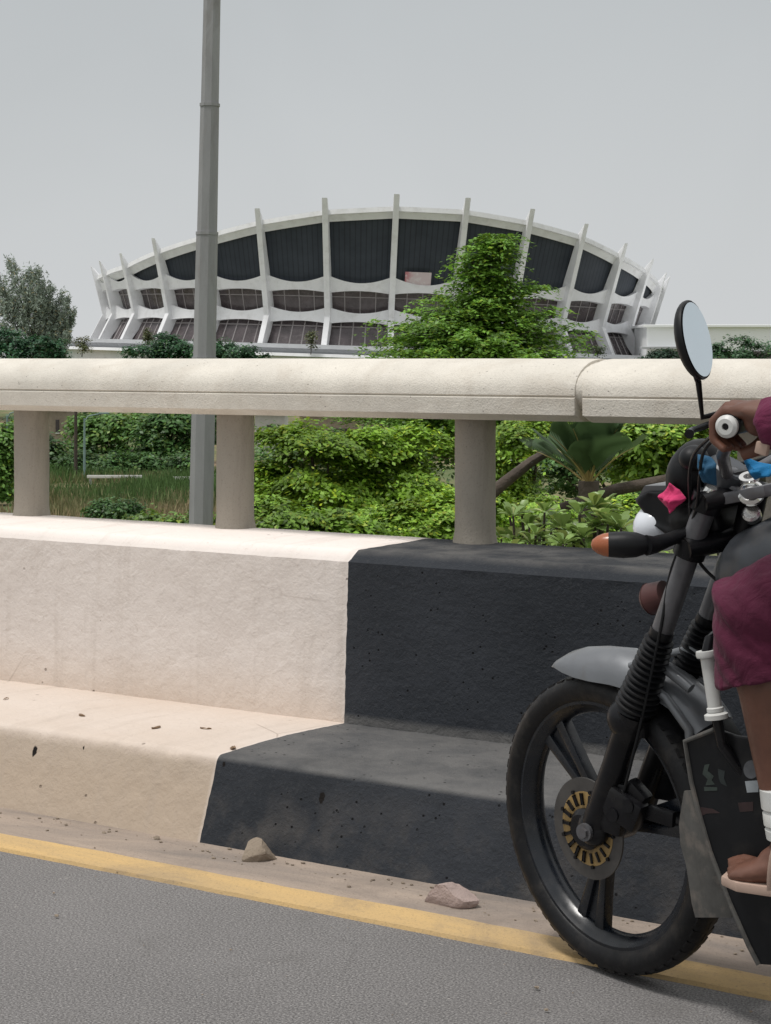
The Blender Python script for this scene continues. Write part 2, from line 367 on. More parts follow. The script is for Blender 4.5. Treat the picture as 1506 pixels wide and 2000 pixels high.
# ------------------------------------------------------------------ the ground far below and beyond the bridge
HP = [(-1e5, -7), (138, -7), (200, -5), (300, -1), (360, 0), (600, .8), (1e5, .8)]
def gz(Y, X=0):
    z = float(np.interp(Y, [p[0] for p in HP], [p[1] for p in HP]))
    return z
def terrain():
    xs = np.concatenate([np.linspace(-3000, -150, 14), np.linspace(-130, 150, 71), np.linspace(190, 3000, 14)])
    ys = np.concatenate([np.linspace(-1500, -20, 8), np.linspace(0, 400, 101), np.linspace(440, 6000, 18)])
    mb = MB(); V = []; nx = len(xs)
    for y in ys:
        for x in xs: V.append((x, y, gz(y)+.35*noise.noise((x*.06, y*.06, 0)) - .2))
    Fc = [(j*nx+i, j*nx+i+1, (j+1)*nx+i+1, (j+1)*nx+i) for j in range(len(ys)-1) for i in range(nx-1)]
    mb.add(V, Fc); tag(mb.build('terrain', M['terrain']), kind='structure')
terrain()

# ------------------------------------------------------------------ bridge deck, road, gutter, line  (local x along the kerb, local y outwards)
AL = R(33.7); G0 = Vector((-.465, 4.8, 0)); BR = (0, 0, -AL)
def bridge_pt(s, n, z): return G0 + Vector((math.cos(AL)*s + math.sin(AL)*n, -math.sin(AL)*s + math.cos(AL)*n, z))
def place(o): o.location = G0; o.rotation_euler = BR; return o
def wob(s, k, amp, f=3.0): return amp*(noise.noise((s*f, k*7.3, 1.7)) + .5*noise.noise((s*f*4, k*3.1, 9)))
mb = MB(); mb.add([(-70, -11, 0), (70, -11, 0), (70, .02, 0), (-70, .02, 0)], [(0, 1, 2, 3)])
tag(place(mb.build('road', M['asphalt'], smooth=False)), kind='structure')
def strip(name, mat, n0, n1, z, a0, a1, k):
    ss = np.concatenate([np.arange(-60, -4, 2.0), np.arange(-4, 4, .015), np.arange(4, 60, 2.0)])
    V = []; 
    for s in ss: e0, e1 = n0+wob(s, k, a0), n1+wob(s, k+1, a1); V += [(s, e0-.004, 0), (s, e0, z), (s, e1, z), (s, e1+.004, 0)]
    m_ = MB().add(V, [(4*i+j, 4*i+4+j, 4*i+5+j, 4*i+1+j) for i in range(len(ss)-1) for j in range(3)])
    return tag(place(m_.build(name, mat, smooth=False)), kind='structure')
strip('gutter', M['gutter'], -.235, .012, .004, .012, 0, 1)
strip('yellow_road_line', M['yellow'], -.310, -.205, .008, .005, .009, 3)
mb = MB(); mb.box((0, -4.9, -.62), (140, 12.1, 1.18), bev=.02)
for s in (-40, 0, 40): mb.box((s, -5, -4.4), (1.6, 5, 6.4), bev=.1)
tag(place(mb.build('bridge_deck', M['deck'])), kind='structure')

# ------------------------------------------------------------------ parapet: kerb, wall, pillars, handrail
par = empty('bridge_parapet', G0, BR)
tag(par, 'concrete bridge parapet, cream and black painted wall and kerb with round handrail on short pillars', 'barrier')
def refine(poly, step):
    out = []
    for (a, b) in zip(poly[:-1], poly[1:]):
        d = math.hypot(b[0]-a[0], b[1]-a[1]); k = max(1, int(d/step))
        for i in range(k): out.append((a[0]+(b[0]-a[0])*i/k, a[1]+(b[1]-a[1])*i/k))
    out.append(poly[-1]); return out
def roundc(poly, idx, r):
    """round one corner of an open profile"""
    p = [Vector(q) for q in poly]; a, b, c = p[idx-1], p[idx], p[idx+1]
    d1 = (a-b).normalized(); d2 = (c-b).normalized(); arc = []
    for i in range(6):
        t = i/5; arc.append(tuple((b+d1*r)*(1-t)**2 + b*2*t*(1-t) + (b+d2*r)*t*t))
    return [tuple(q) for q in poly[:idx]] + arc + [tuple(q) for q in poly[idx+1:]]
def profile_mesh(name, poly, s0, s1, mat, rough, seed, edge0=None, edge1=None, step=.013, chips=()):
    pf = refine(poly, step); n = len(pf)
    dense0, dense1 = max(s0, -2.7), min(s1, 2.9)
    ss = list(np.arange(s0, dense0, .4)) + list(np.arange(dense0, dense1, step)) + list(np.arange(dense1, s1, .4)) + [s1]
    nor = []
    for i in range(n):
        a = pf[max(0, i-1)]; b = pf[min(n-1, i+1)]; d = Vector((b[0]-a[0], b[1]-a[1])).normalized(); nor.append((-d.y, d.x))
    V = []
    for j, s in enumerate(ss):
        for i, (p, q) in enumerate(pf):
            s_ = s
            if j == 0 and edge0 or j == len(ss)-1 and edge1: s_ += .003*noise.noise((p*18, q*18, 5)) + .002*noise.noise((p*90, q*90, 2))
            d = rough*(noise.noise((s*6, p*6, q*6+seed)) + .7*noise.noise((s*19, p*19, q*19+seed)) + .45*noise.noise((s*48, p*48, q*48+seed)))
            for (cp, cq, w_) in chips:                              # worn arrises
                g = math.exp(-((p-cp)**2+(q-cq)**2)/(.014**2)); d -= g*w_*.6*max(0, noise.noise((s*9, 3, seed))+.35*noise.noise((s*35, 8, seed))-.08)
            V.append((s_, p+nor[i][0]*d, q+nor[i][1]*d))
    Fc = [(j*n+i, (j+1)*n+i, (j+1)*n+i+1, j*n+i+1) for j in range(len(ss)-1) for i in range(n-1)]
    m_ = MB().add(V, Fc); return m_.build(name, mat, par, angle=32)
kerb_p = roundc([(0, -.02), (.085, .207), (.36, .212), (.66, .200)], 1, .017)
wall_p = [(.633, .17), (.654, .641), (.702, .670), (1.06, .674), (1.125, .668), (1.135, .655), (1.135, -.25)]
wall_pb = [(.633, .17), (.654, .641), (.702, .670), (1.06, .673), (1.125, .668), (1.135, .655), (1.135, -.25)]
def face_pt(px, py):
    'point on the kerb face seen at that place, in the parapet frame'
    d = Vector(((px-CX)/F, 1, (HY-py)/F)); o = Vector((0, 0, EYE)); Mi = Matrix.Rotation(AL, 3, 'Z'); o = Mi @ (o-G0); d = Mi @ d
    t = (.035-o.y)/d.y
    for _ in range(6): p = o+d*t; t = (.085*p.z/.207-o.y)/d.y
    return o+d*t
for px, py, r_, mm in ((67, 1467, .0085, 'cream'), (628, 1558, .0085, 'black'), (437, 1492, .005, 'black'), (163, 1460, .003, 'cream')):
    p = face_pt(px, py); m = M[mm]; t = m.node_tree; b = t.nodes['Principled BSDF']; v = objco(t)
    nd = t.nodes.new('ShaderNodeVectorMath'); nd.operation = 'SUBTRACT'; t.links.new(v, nd.inputs[0]); nd.inputs[1].default_value = p
    sc_ = t.nodes.new('ShaderNodeVectorMath'); sc_.operation = 'MULTIPLY'; t.links.new(nd.outputs[0], sc_.inputs[0]); sc_.inputs[1].default_value = (1, .6, .6)
    ln = t.nodes.new('ShaderNodeVectorMath'); ln.operation = 'LENGTH'; t.links.new(sc_.outputs[0], ln.inputs[0])
    f = maprange(t, math_(t, 'ADD', ln.outputs['Value'], math_(t, 'MULTIPLY', nz(t, 160, 3, .6, v), .008)), r_+.0045, r_+.0025)
    old = b.inputs['Base Color'].links[0].from_socket; t.links.new(mixc(t, f, old, (.010, .008, .007)), b.inputs['Base Color'])
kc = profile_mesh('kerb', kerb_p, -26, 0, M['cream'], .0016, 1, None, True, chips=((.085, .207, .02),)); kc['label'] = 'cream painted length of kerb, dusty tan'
kb = profile_mesh('kerb', kerb_p, 0, 22, M['black'], .0016, 1, True, None, chips=((.085, .207, .016),)); kb['label'] = 'black painted length of kerb'
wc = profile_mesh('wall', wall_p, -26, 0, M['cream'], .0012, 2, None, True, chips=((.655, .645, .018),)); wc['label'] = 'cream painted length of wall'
wb = profile_mesh('wall', wall_pb, 0, 22, M['black'], .0012, 2, True, None, chips=((.655, .625, .014),)); wb['label'] = 'black painted length of wall'
PS = [-1.572, -.704, .168]
allp = [PS[0]-.87*k for k in range(24, 0, -1)] + PS + [PS[-1]+.87*k for k in range(1, 23)]
def pillar(s, seed):
    mb = MB(); r = .0585; seg = 40; V = []; hs_ = np.linspace(.664, 1.06, 26)
    for i, z in enumerate(hs_):
        for k in range(seg):
            a = 2*math.pi*k/seg; rr = r + .0012*noise.noise((math.cos(a)*2, math.sin(a)*2, z*6+seed))
            if i < 3: rr += (.0055, .003, .001)[i]+(.007, .004, .001)[i]*noise.noise((math.cos(a)*3, math.sin(a)*3, seed+5+i))
            zz = z + (.006*noise.noise((math.cos(a)*3, math.sin(a)*3, seed+9)) if i == 0 else 0)
            V.append((math.cos(a)*rr, math.sin(a)*rr, zz))
    Fc = [(i*seg+k, i*seg+(k+1) % seg, (i+1)*seg+(k+1) % seg, (i+1)*seg+k) for i in range(len(hs_)-1) for k in range(seg)]
    o = mb.add(V, Fc).build('pillar', M['pillar'], par, angle=None); o.location = (s, 1.05, 0)
    return o
for i, s in enumerate(allp):
    if -4 < s < 4: pillar(s, i)
    else:
        o = MB().tube([(0, 0, .66), (0, 0, 1.06)], .0585, 16).build('pillar', M['pillar'], par); o.location = (s, 1.05, 0)
def railsec(s0, s1, lift, seed, h0=0, h1=0):
    """round-topped handrail with a groove and an undercut foot"""
    c = 1.05; P = [(.940, 1.028), (.889, 1.047), (.887, 1.092), (.893, 1.096), (.888, 1.100)]
    for k in range(1, 19):
        a = math.pi*k/18; P.append((c - .163*math.cos(a), 1.100+.0995*(math.sin(a)**.9)))
    P += [(1.207, 1.096), (1.213, 1.092), (1.211, 1.047), (1.16, 1.028), (.940, 1.028)]
    pf = [(a, b+lift) for a, b in refine(P, .012)]; n = len(pf)
    ss = [s for s in list(np.arange(s0+.008, -3, .5))+list(np.arange(max(s0+.008, -3), min(s1-.008, 3), .02))+list(np.arange(max(3, s0), s1-.008, .5)) if s0 <= s <= s1] + [s1-.008]
    ss = [(s0, .988)] + [(s, 1) for s in ss] + [(s1, .988)]
    V = []
    for s, k in ss:
        for p, q in pf:
            d = .0016*(noise.noise((s*3, p*8, q*8+seed))+.5*noise.noise((s*14, p*20, q*20+seed)))
            V.append((s, c+(p-c)*(k+d*4), 1.115+(q-1.115)*(k+d*4)))
    Fc = [(j*n+i, (j+1)*n+i, (j+1)*n+i+1, j*n+i+1) for j in range(len(ss)-1) for i in range(n-1)]
    Fc += [tuple(range(n-1)), tuple((len(ss)-1)*n+i for i in range(n-1))]
    return MB().add(V, Fc).build('handrail', M['rail'], par, angle=35)
J = .587
railsec(J-14, J-.012, 0, 1); railsec(J+.012, J+14, -.001, 4)
jm = MB(); jm.tube([(J-.02, 1.05, 1.112), (J+.02, 1.05, 1.112)], [(.079, .156)]*2, 28); jm.build('joint_filler', M['rail'], par)

# ------------------------------------------------------------------ stones on the gutter
def stone(px, py, width, hgt, dep, mat, label, seed, spike=None):
    Z = EYE*F/(py-HY); c = at(px, py, Z); c.z = .004
    bm = bmesh.new(); bmesh.ops.create_icosphere(bm, subdivisions=2, radius=1)
    rs = random.Random(seed); planes = [(Vector((rs.uniform(-1, 1), rs.uniform(-1, 1), rs.uniform(-.6, 1))).normalized(), rs.uniform(.42, .80)) for _ in range(16)]
    bmesh.ops.subdivide_edges(bm, edges=bm.edges[:], cuts=2, use_grid_fill=True)
    for v in bm.verts:
        p = v.co.normalized()*1.0
        for n_, d in planes:
            e = p.dot(n_)-d
            if e > 0: p -= n_*e
        p += v.co.normalized()*.05*noise.noise(v.co*3+Vector((seed, 0, 0)))
        if spike and p.x > .3: p += Vector((spike*(p.x-.3), 0, .1*(p.x-.3)))
        v.co = Vector((p.x*width*.62, p.y*dep*.6, max(-.3, p.z)*hgt*.72+hgt*.30*.72))
    mb = MB(); mb.take(bm); o = mb.build('stone', mat, loc=c, angle=12); o.rotation_euler = (0, 0, rs.uniform(-.3, .3))
    return tag(o, label, 'stone', 'stones lying in the gutter')
stone(508, 1682, .084, .058, .07, M['stone2'], 'small brown rounded stone resting against the black kerb', 3)
stone(872, 1768, .104, .068, .08, M['stone'], 'larger pinkish angular stone lying out on the dusty gutter', 11, .45)

mb = MB(); rs = random.Random(5)
for _ in range(380):
    s_ = rs.uniform(-2.3, 2.6); n_ = -abs(rs.gauss(0, .05))-.004 if rs.random() < .75 else rs.uniform(-.9, -.05); q = .0012+.0035*rs.random()**2.2+(.004*rs.random() if rs.random() < .05 else 0)
    bm = bmesh.new(); bmesh.ops.create_icosphere(bm, subdivisions=1, radius=q)
    for v in bm.verts: v.co = Vector((v.co.x*1.3, v.co.y, v.co.z*.7))*rs.uniform(.7, 1.25)+Vector((s_, n_, .004+q*.4))
    mb.take(bm)
tag(place(mb.build('grit', M['stone2'], smooth=False)), kind='stuff')
def dry_leaf(px, py, z, seed):
    Z = (EYE-z)*F/(py-HY); c = at(px, py, Z); rs = random.Random(seed); a = rs.uniform(0, 6.28); mb = MB(); V = []
    for i in range(7):
        t = i/6-.5; wd = .011*math.sin((i+.25)/6.5*math.pi)
        for k in (-1, 0, 1): V.append((t*.032, k*wd*.7, .002+.006*abs(t)+.004*abs(k)+.002*rs.random()))
    V += [(x, y, z_-.0008) for x, y, z_ in V]
    Fc = [(i*3+k, i*3+k+1, i*3+k+4, i*3+k+3) for i in range(6) for k in range(2)]; Fc += [tuple(21+x for x in f[::-1]) for f in Fc]
    o = mb.add(V, Fc).build('dry_leaf', M['dryleaf'], loc=c); o.rotation_euler = (0, 0, a); return tag(o, 'small curled dry brown leaf lying on the dusty cream kerb ledge', 'dry leaf', 'dry leaves on the ledge')
M['dryleaf'] = simple('dry leaf', (.27, .18, .11), .8, var=.3, scale=30, bs=0)
for i, (px, py) in enumerate(((160, 1402), (305, 1426), (402, 1428), (455, 1466), (12, 1370))): dry_leaf(px, py, .205, i)

# ------------------------------------------------------------------ lamp pole beyond the bridge
YP = 25.0
def lamp_pole():
    b = at(393, 1000, YP); ax = Vector((.0212, 0, 1)).normalized()
    base = b + ax*((-7.2-b.z)/ax.z)
    root = empty('lamp_pole', base); tag(root, 'tall grey octagonal lamp pole rising behind the parapet against the sky', 'lamp pole')
    zt = lambda py: (at(0, py, YP).z - base.z)/ax.z
    secs = [(0, zt(700), .175, .150), (zt(700), zt(456), .147, .140), (zt(456), zt(205), .131, .122), (zt(205), zt(205)+5.2, .116, .095)]
    rotz = Matrix.Rotation(R(22.5), 3, 'Z')
    for (a, c, r0, r1) in secs:
        mb = MB(); u = Vector((math.cos(R(14)), math.sin(R(14)), 0))
        mb.tube([ax*a, ax*c], [r0, r1], 8, up=u); o = mb.build('pole_section', M['galv'], root, smooth=False)
        if a > 1:
            mb = MB(); mb.tube([ax*(a-.02), ax*(a+.02)], [r0+.016]*2, 8, up=u); mb.build('collar', M['galv'], root, smooth=False)
    top = ax*secs[-1][1]
    mb = MB(); mb.tube([top-ax*.3, top+ax*.3, top+Vector((-.4, -.4, .8)), top+Vector((-1.4, -1.4, 1.0))], .04, 10); mb.build('arm', M['galv'], root)
    mb = MB(); mb.box(top+Vector((-1.7, -1.7, 1.0)), (.75, .28, .12), Matrix.Rotation(R(45), 3, 'Z'), .03); mb.build('lamp_head', M['greym'], root)
    mb = MB(); mb.box((0, 0, .03), (.55, .55, .06), None, .01); mb.build('base_plate', M['galv'], root)
lamp_pole()

# ------------------------------------------------------------------ the round theatre-like hall with a saddle roof
D = 450.0
def hall():
    root = empty('round_hall', (at(735, 700, D).x, D, 0), (0, R(1.8), 0))
    tag(root, 'large round white hall with curved saddle roof, slanting ribs and dark upper walls', 'building')
    NC = 31; step = 360/NC; ph = [2.7+step*k for k in range(NC)]
    tipy = {6: 514.5, 5: 489, 4: 460, 3: 425.4, 2: 400.5, 1: 383.5, 0: 381, -1: 392, -2: 416, -3: 448, -4: 479, -5: 510, -6: 526, -7: 536}
    def tipz(a):                                   # rim height round the plan: high at front and back, low at the sides
        a = (a+180) % 360-180
        if abs(a) > 90: a = (180-a) if a > 0 else (-180-a)
        ks = sorted(tipy); xs = [2.7+step*k for k in ks]
        zs = [EYE+(HY-tipy[k])/F*(D-66*math.cos(R(2.7+step*k))) for k in ks]
        return float(np.interp(a, xs, zs))
    Z0, ZB = 3.7, 9.2
    def rr(z):                                     # radius of the rib axis at height z
        return 62.1+(z-ZB)*.31 if z > ZB else 62.1+(ZB-z)*.52
    def P(a, r, z): a = R(a); return Vector((r*math.sin(a), -r*math.cos(a), z))
    back = lambda a: abs((a+180) % 360-180) > 100
    for a in ph:                                   # ribs
        zt = tipz(a); rt = rr(zt)
        out = [(rr(Z0)+1.0, Z0-.4), (rr(ZB)+1.0, ZB), (rt+.6, zt), (rt-.2, zt-.9), (rt-1.4, zt-2.2), (rr(13)-2.0, 13), (rr(ZB)-3.0, ZB+.4), (rr(Z0)-1.3, Z0-.4)]
        tdir = Vector((math.cos(R(a)), math.sin(R(a)), 0)); mb = MB()
        mb.prism([P(a, r, z)-tdir*.58 for r, z in out], tdir*1.16, .10); mb.build('rib', M['bwhite'], root, smooth=False)
    # roof: saddle disc with a deep white rim
    nseg = NC*8; rings = [0, .3, .6, .85, 1.0]; zc = 24.0; V = []; 
    for rf in rings:
        for k in range(nseg):
            a = 360*k/nseg+2.7; zt = tipz(a)-2.3; r = (rr(zt)-.35)*rf; V.append(P(a, r, zc+(zt-zc)*rf*rf))
    for dz, dr in ((-.95, .15), (-1.05, -.45), (-2.3, -1.3)):
        for k in range(nseg):
            a = 360*k/nseg+2.7; zt = tipz(a)-2.3; V.append(P(a, rr(zt)-.35+dr, zt+dz))
    nr = len(rings)+3
    Fc = [(i*nseg+k, i*nseg+(k+1) % nseg, (i+1)*nseg+(k+1) % nseg, (i+1)*nseg+k) for i in range(nr-1) for k in range(nseg)]
    MB().add(V, Fc).build('roof', M['bwhite'], root, angle=30)
    # scalloped balcony bands: (top at rib, top mid-bay, bottom at rib, bottom mid-bay)
    def band(zr, zm, br, bm_, proud, name):
        V = []; m = 12
        for a0 in ph:
            for i in range(m):
                u = i/m; a = a0+step*u; sg = math.sin(math.pi*u)
                zt = zr+(zm-zr)*sg**.9; zb = br+(bm_-br)*sg**.9
                for z, dr in ((zb, -1.6), (zb, proud), (zt, proud), (zt, proud-.35), (zt-.4, -1.6)): V.append(P(a, rr(z)+dr-.9, z))
        k = NC*m; Fc = [(j*5+i, ((j+1) % k)*5+i, ((j+1) % k)*5+i+1, j*5+i+1) for j in range(k) for i in range(4)]
        MB().add(V, Fc).build(name, M['bwhite'], root, angle=30)
    band(17.5, 16.0, 14.0, 14.5, .5, 'balcony'); band(11.2, 10.05, 7.85, 8.35, .5, 'balcony')
    def patch(a0, za, zb, off, nu=8, nv=4, pad=0.0):
        V = []
        for j in range(nv+1):
            for i in range(nu+1):
                a = a0+pad+(step-2*pad)*i/nu; z0 = za(a) if callable(za) else za; z1 = zb(a) if callable(zb) else zb
                z = z0+(z1-z0)*j/nv; V.append(P(a, rr(z)+off, z))
        return V, [(j*(nu+1)+i, j*(nu+1)+i+1, (j+1)*(nu+1)+i+1, (j+1)*(nu+1)+i) for j in range(nv) for i in range(nu)]
    for a0 in ph:
        o = MB().add(*patch(a0, 15.2, lambda a: tipz(a)-3.4, -1.5)).build('upper_wall', M['panel'], root, angle=None)
        for (z0, z1, bars, nm, hb) in ((9.6, 15.0, 4, 'window', 13.3), (3.6, 9.3, 5, 'window', 7.3)):
            o = MB().add(*patch(a0, z0, z1, -1.9)).build(nm, M['glass'], root, angle=None)
            if back(a0+step/2): continue
            mb = MB(); door = z0 < 5 and abs(a0+step/2+3) < 6 or z0 < 5 and abs(a0+step/2+38) < 6
            nb = 9 if door else bars; wd = .36 if door else (.14 if z0 < 5 else .10)
            for k in range(1, nb):
                a = a0+step*k/nb; mb.tube([P(a, rr(z0+(z1-z0)*q)-1.85, z0+(z1-z0)*q) for q in (0, .34, .67, 1)], wd, 4)
            for z in ((6.6, 5.0, 3.75) if door else (hb,)): mb.tube([P(a0+step*u, rr(z)-1.85, z) for u in (.03, .25, .5, .75, .97)], wd*.9, 4)
            mb.build('window_bars', M['mullw'] if door else M['mull'], o, smooth=False)
    # stepped base
    mb = MB(); mb.lathe((0, 0, 0), (0, 0, 1), [(0, 3.55), (68, 3.55), (71.5, 3.5), (71.7, 2.75), (70.6, 2.55), (70.4, 1.6)], 96); mb.build('terrace', M['bgrey'], root, angle=30)
    mb = MB(); mb.lathe((0, 0, 0), (0, 0, 1), [(70.2, 1.75), (79, 1.7), (79.2, 1.15), (78, .95), (78, -4)], 96); mb.build('plinth', M['bwhite'], root, angle=30)
    # red and white banner on the dark wall right of the middle rib
    b = MB(); V = []
    a1, a2 = 4.9, 9.6
    zlo = EYE+(HY-556)/F*386; zhi = EYE+(HY-529)/F*386
    for (z, dr) in ((zlo, .5), (zhi, .5)):
        for a in np.linspace(a1, a2, 9): V.append(P(a, rr(z)+dr-1.2, z))
    for (z, dr) in ((zlo, .38), (zhi, .38)):
        for a in np.linspace(a1, a2, 9): V.append(P(a, rr(z)+dr-1.2, z))
    q = [(i, i+1, 10+i, 9+i) for i in range(8)] + [(18+i, 27+i, 28+i, 19+i) for i in range(8)]
    m, t, bs = new_mat('printed banner'); v = objco(t); s_ = xyz(t, v)
    f = maprange(t, math_(t, 'ADD', s_[0], math_(t, 'MULTIPLY', nz(t, .5, 3, .5, v), 2.4)), 7.2, 8.2)
    col = mixc(t, f, (.55, .22, .25), (.62, .52, .53)); col = mixc(t, maprange(t, nz(t, 1.3, 4, .6, v), .55, .62, 0, .6), col, (.70, .66, .66))
    t.links.new(col, bs.inputs['Base Color']); bs.inputs['Roughness'].default_value = .6
    o = b.add(V, q).build('banner', m, None, angle=None); o.location = root.location; o.rotation_euler = root.rotation_euler
    tag(o, 'faded red and white banner hung on the dark wall of the round hall', 'banner')
hall()

# white hall on the right, far off
def white_block():
    c = at(1262, 700, 400); root = empty('white_building', (c.x, 400, 0)); tag(root, 'long plain white flat roofed building far right of the round hall', 'building')
    mb = MB(); mb.box((45, 14, 3.4), (90, 30, 8.4), None, .1); mb.build('wall', M['bright'], root, smooth=False)
    mb = MB(); mb.box((45, 14, 7.85), (91.5, 31.5, .55), None, .1); mb.build('roof', M['bright'], root, smooth=False)
    mb = MB(); mb.box((4, -2.3, 3.35), (11, 3.2, .5), None, .08); mb.build('canopy', M['bgrey'], root, smooth=False)
    for k in range(9):
        mb = MB(); mb.box((5+k*9.4, -1.06, 1.6), (5.5, .2, 2.2)); o = mb.build('window', M['glass'], root, smooth=False)
white_block()
def house(px0, px1, Y, zw, roofh, mat, roofm, label, windows=2):
    a = at(px0, 700, Y).x; b = at(px1, 700, Y).x; wd = b-a; z0 = gz(Y)-.3
    root = empty('house', ((a+b)/2, Y, z0)); tag(root, label, 'house')
    h = zw-z0; mb = MB(); mb.box((0, 3, h/2), (wd, 6, h)); mb.build('wall', mat, root, smooth=False)
    mb = MB(); mb.prism([(-wd/2-.4, -.5, h), (-wd/2-.4, 6.5, h), (-wd/2-.4, 3, h+roofh)], (wd+.8, 0, 0)); mb.build('roof', roofm, root, smooth=False)
    for k in range(windows):
        x = -wd/2+wd*(k+.5)/windows; mb = MB(); mb.box((x, -.03, h*.55), (min(1.1, wd*.2), .1, 1.1)); o = mb.build('window', M['glass'], root, smooth=False)
        mb = MB(); mb.box((x, -.07, h*.55-.6), (min(1.3, wd*.24), .16, .1)); mb.build('sill', M['kerbw'], o, smooth=False)
house(585, 748, 150, -3.0, 1.6, M['tan'], M['roofr'], 'tan walled low house showing just under the handrail between two pillars', 3)
house(498, 556, 158, -3.2, 1.2, M['kerbw'], M['bgrey'], 'pale grey roofed small house showing right of the middle pillar top', 1)
house(770, 808, 142, -3.3, 1.0, M['kerbw'], M['roofr'], 'small white walled house with rusty roof left of the right pillar top', 1)
house(968, 1000, 118, -2.6, .8, M['bwhite'], M['roofr'], 'small white and red house peeping out right of the right pillar', 1)
house(95, 130, 165, -3.0, 1.0, M['tan'], M['roofr'], 'brown house peeping between the trees right of the left pillar', 1)

# ------------------------------------------------------------------ vegetation
def leaf_mesh(name, Pn, Nn, size, aspect, cols, mat, parent=None, loc=None, fold=.22, obovate=False, droop=0.0):
    """one small folded leaf per row: points, normals, lengths, rgb tints"""
    n = len(Pn); Nn = Nn/np.linalg.norm(Nn, axis=1, keepdims=True)
    rv = rng.normal(size=(n, 3)); T = np.cross(Nn, rv); T /= np.linalg.norm(T, axis=1, keepdims=True); B = np.cross(Nn, T)
    Ls = size[:, None]*.5; Ws = Ls*aspect
    base = Pn - T*Ls; tip = Pn + T*Ls - Nn*Ls*droop
    if obovate:
        l = Pn + T*Ls*.35 + B*Ws + Nn*Ws*fold; r = Pn + T*Ls*.35 - B*Ws + Nn*Ws*fold
        l2 = Pn - T*Ls*.45 + B*Ws*.6 + Nn*Ws*fold*.6; r2 = Pn - T*Ls*.45 - B*Ws*.6 + Nn*Ws*fold*.6
        V = np.stack([base, l2, l, tip, r, r2], 1).reshape(-1, 3); k = 6
        idx = (np.arange(n)*6)[:, None] + np.array([[0, 3, 2, 1, 0, 5, 4, 3]]); idx = idx.reshape(-1); nf = 2*n
    else:
        l = Pn + B*Ws + Nn*Ws*fold; r = Pn - B*Ws + Nn*Ws*fold
        V = np.stack([base, r, tip, l], 1).reshape(-1, 3); k = 4; idx = np.arange(n*4); nf = n
    me = bpy.data.meshes.new(name); me.vertices.add(len(V)); me.vertices.foreach_set('co', V.astype(np.float32).ravel())
    me.loops.add(len(idx)); me.loops.foreach_set('vertex_index', idx.astype(np.int32))
    me.polygons.add(nf); me.polygons.foreach_set('loop_start', np.arange(0, nf*4, 4, dtype=np.int32)); me.polygons.foreach_set('loop_total', np.full(nf, 4, dtype=np.int32))
    me.update(calc_edges=True)
    a = me.color_attributes.new('tint', 'FLOAT_COLOR', 'POINT')
    cc = np.repeat(np.concatenate([np.clip(cols, 0, 1), np.ones((n, 1))], 1), k, axis=0); a.data.foreach_set('color', cc.astype(np.float32).ravel())
    return link(name, me, mat, parent, loc, smooth=False)
def tints(n, c, var=.3, yellow=.15):
    c = np.array(c); v = 1+var*rng.normal(size=(n, 1)); out = c*np.clip(v, .35, 2)
    y = rng.random((n, 1)) < yellow; out = np.where(y, out*np.array([1.7, 1.25, .9]), out); return out
def clumps(blobs, nsub, sub, nleaf, flat=.55):
    """leaf points gathered in many flattish sub-clumps spread over each blob's shell and inside"""
    Pn = []; Nn = []; tone = []
    vol = np.array([b[3]*b[4]*b[5] for b in blobs])**.67; vol /= vol.sum()
    for b, wv in zip(blobs, vol):
        c = np.array(b[:3]); r = np.array(b[3:6]); m = max(4, int(nsub*wv)); d = rng.normal(size=(m, 3)); d[:, 2] += .25; d /= np.linalg.norm(d, axis=1, keepdims=True)
        rad = rng.uniform(.45, 1.0, (m, 1))**.6; cc = c + d*r*rad
        k = max(3, int(nleaf*wv/m))
        for ci, di in zip(cc, d):
            s = sub*rng.uniform(.6, 1.3); p = rng.normal(size=(k, 3))*np.array([s, s, s*flat])*.55
            p[:, 2] -= .25*(p[:, 0]**2+p[:, 1]**2)/s
            Pn.append(ci+p); nn = np.array([0, 0, 1.1])+di*.5+p/s*.3+rng.normal(size=(k, 3))*.38; Nn.append(nn); tone.append(np.full((k, 1), rng.normal(1, .22)))
    return np.concatenate(Pn), np.concatenate(Nn), np.concatenate(tone)
def trunk(root, top, r0, limbs, base=(0, 0, 0), mat=None):
    mb = MB(); base = Vector(base); top = Vector(top); pts = []; rad = []
    for i in range(7):
        t = i/6; p = base.lerp(top, t)+Vector((noise.noise((t*3, top.x, 1)), noise.noise((t*3, top.y, 5)), 0))*.25*r0*6*t*(1-t)
        pts.append(p); rad.append(r0*(1.25-.75*t) if i else r0*1.5)
    mb.tube(pts, rad, 10)
    for l in limbs:
        l = Vector(l); k = random.uniform(.45, .95); a = base.lerp(top, k); m1 = a.lerp(l, .5)+Vector((0, 0, .12*(l-a).length))
        mb.tube([a, m1, l], [r0*.5, r0*.3, r0*.1], 7)
    return mb.build('trunk', mat or M['bark'], root)
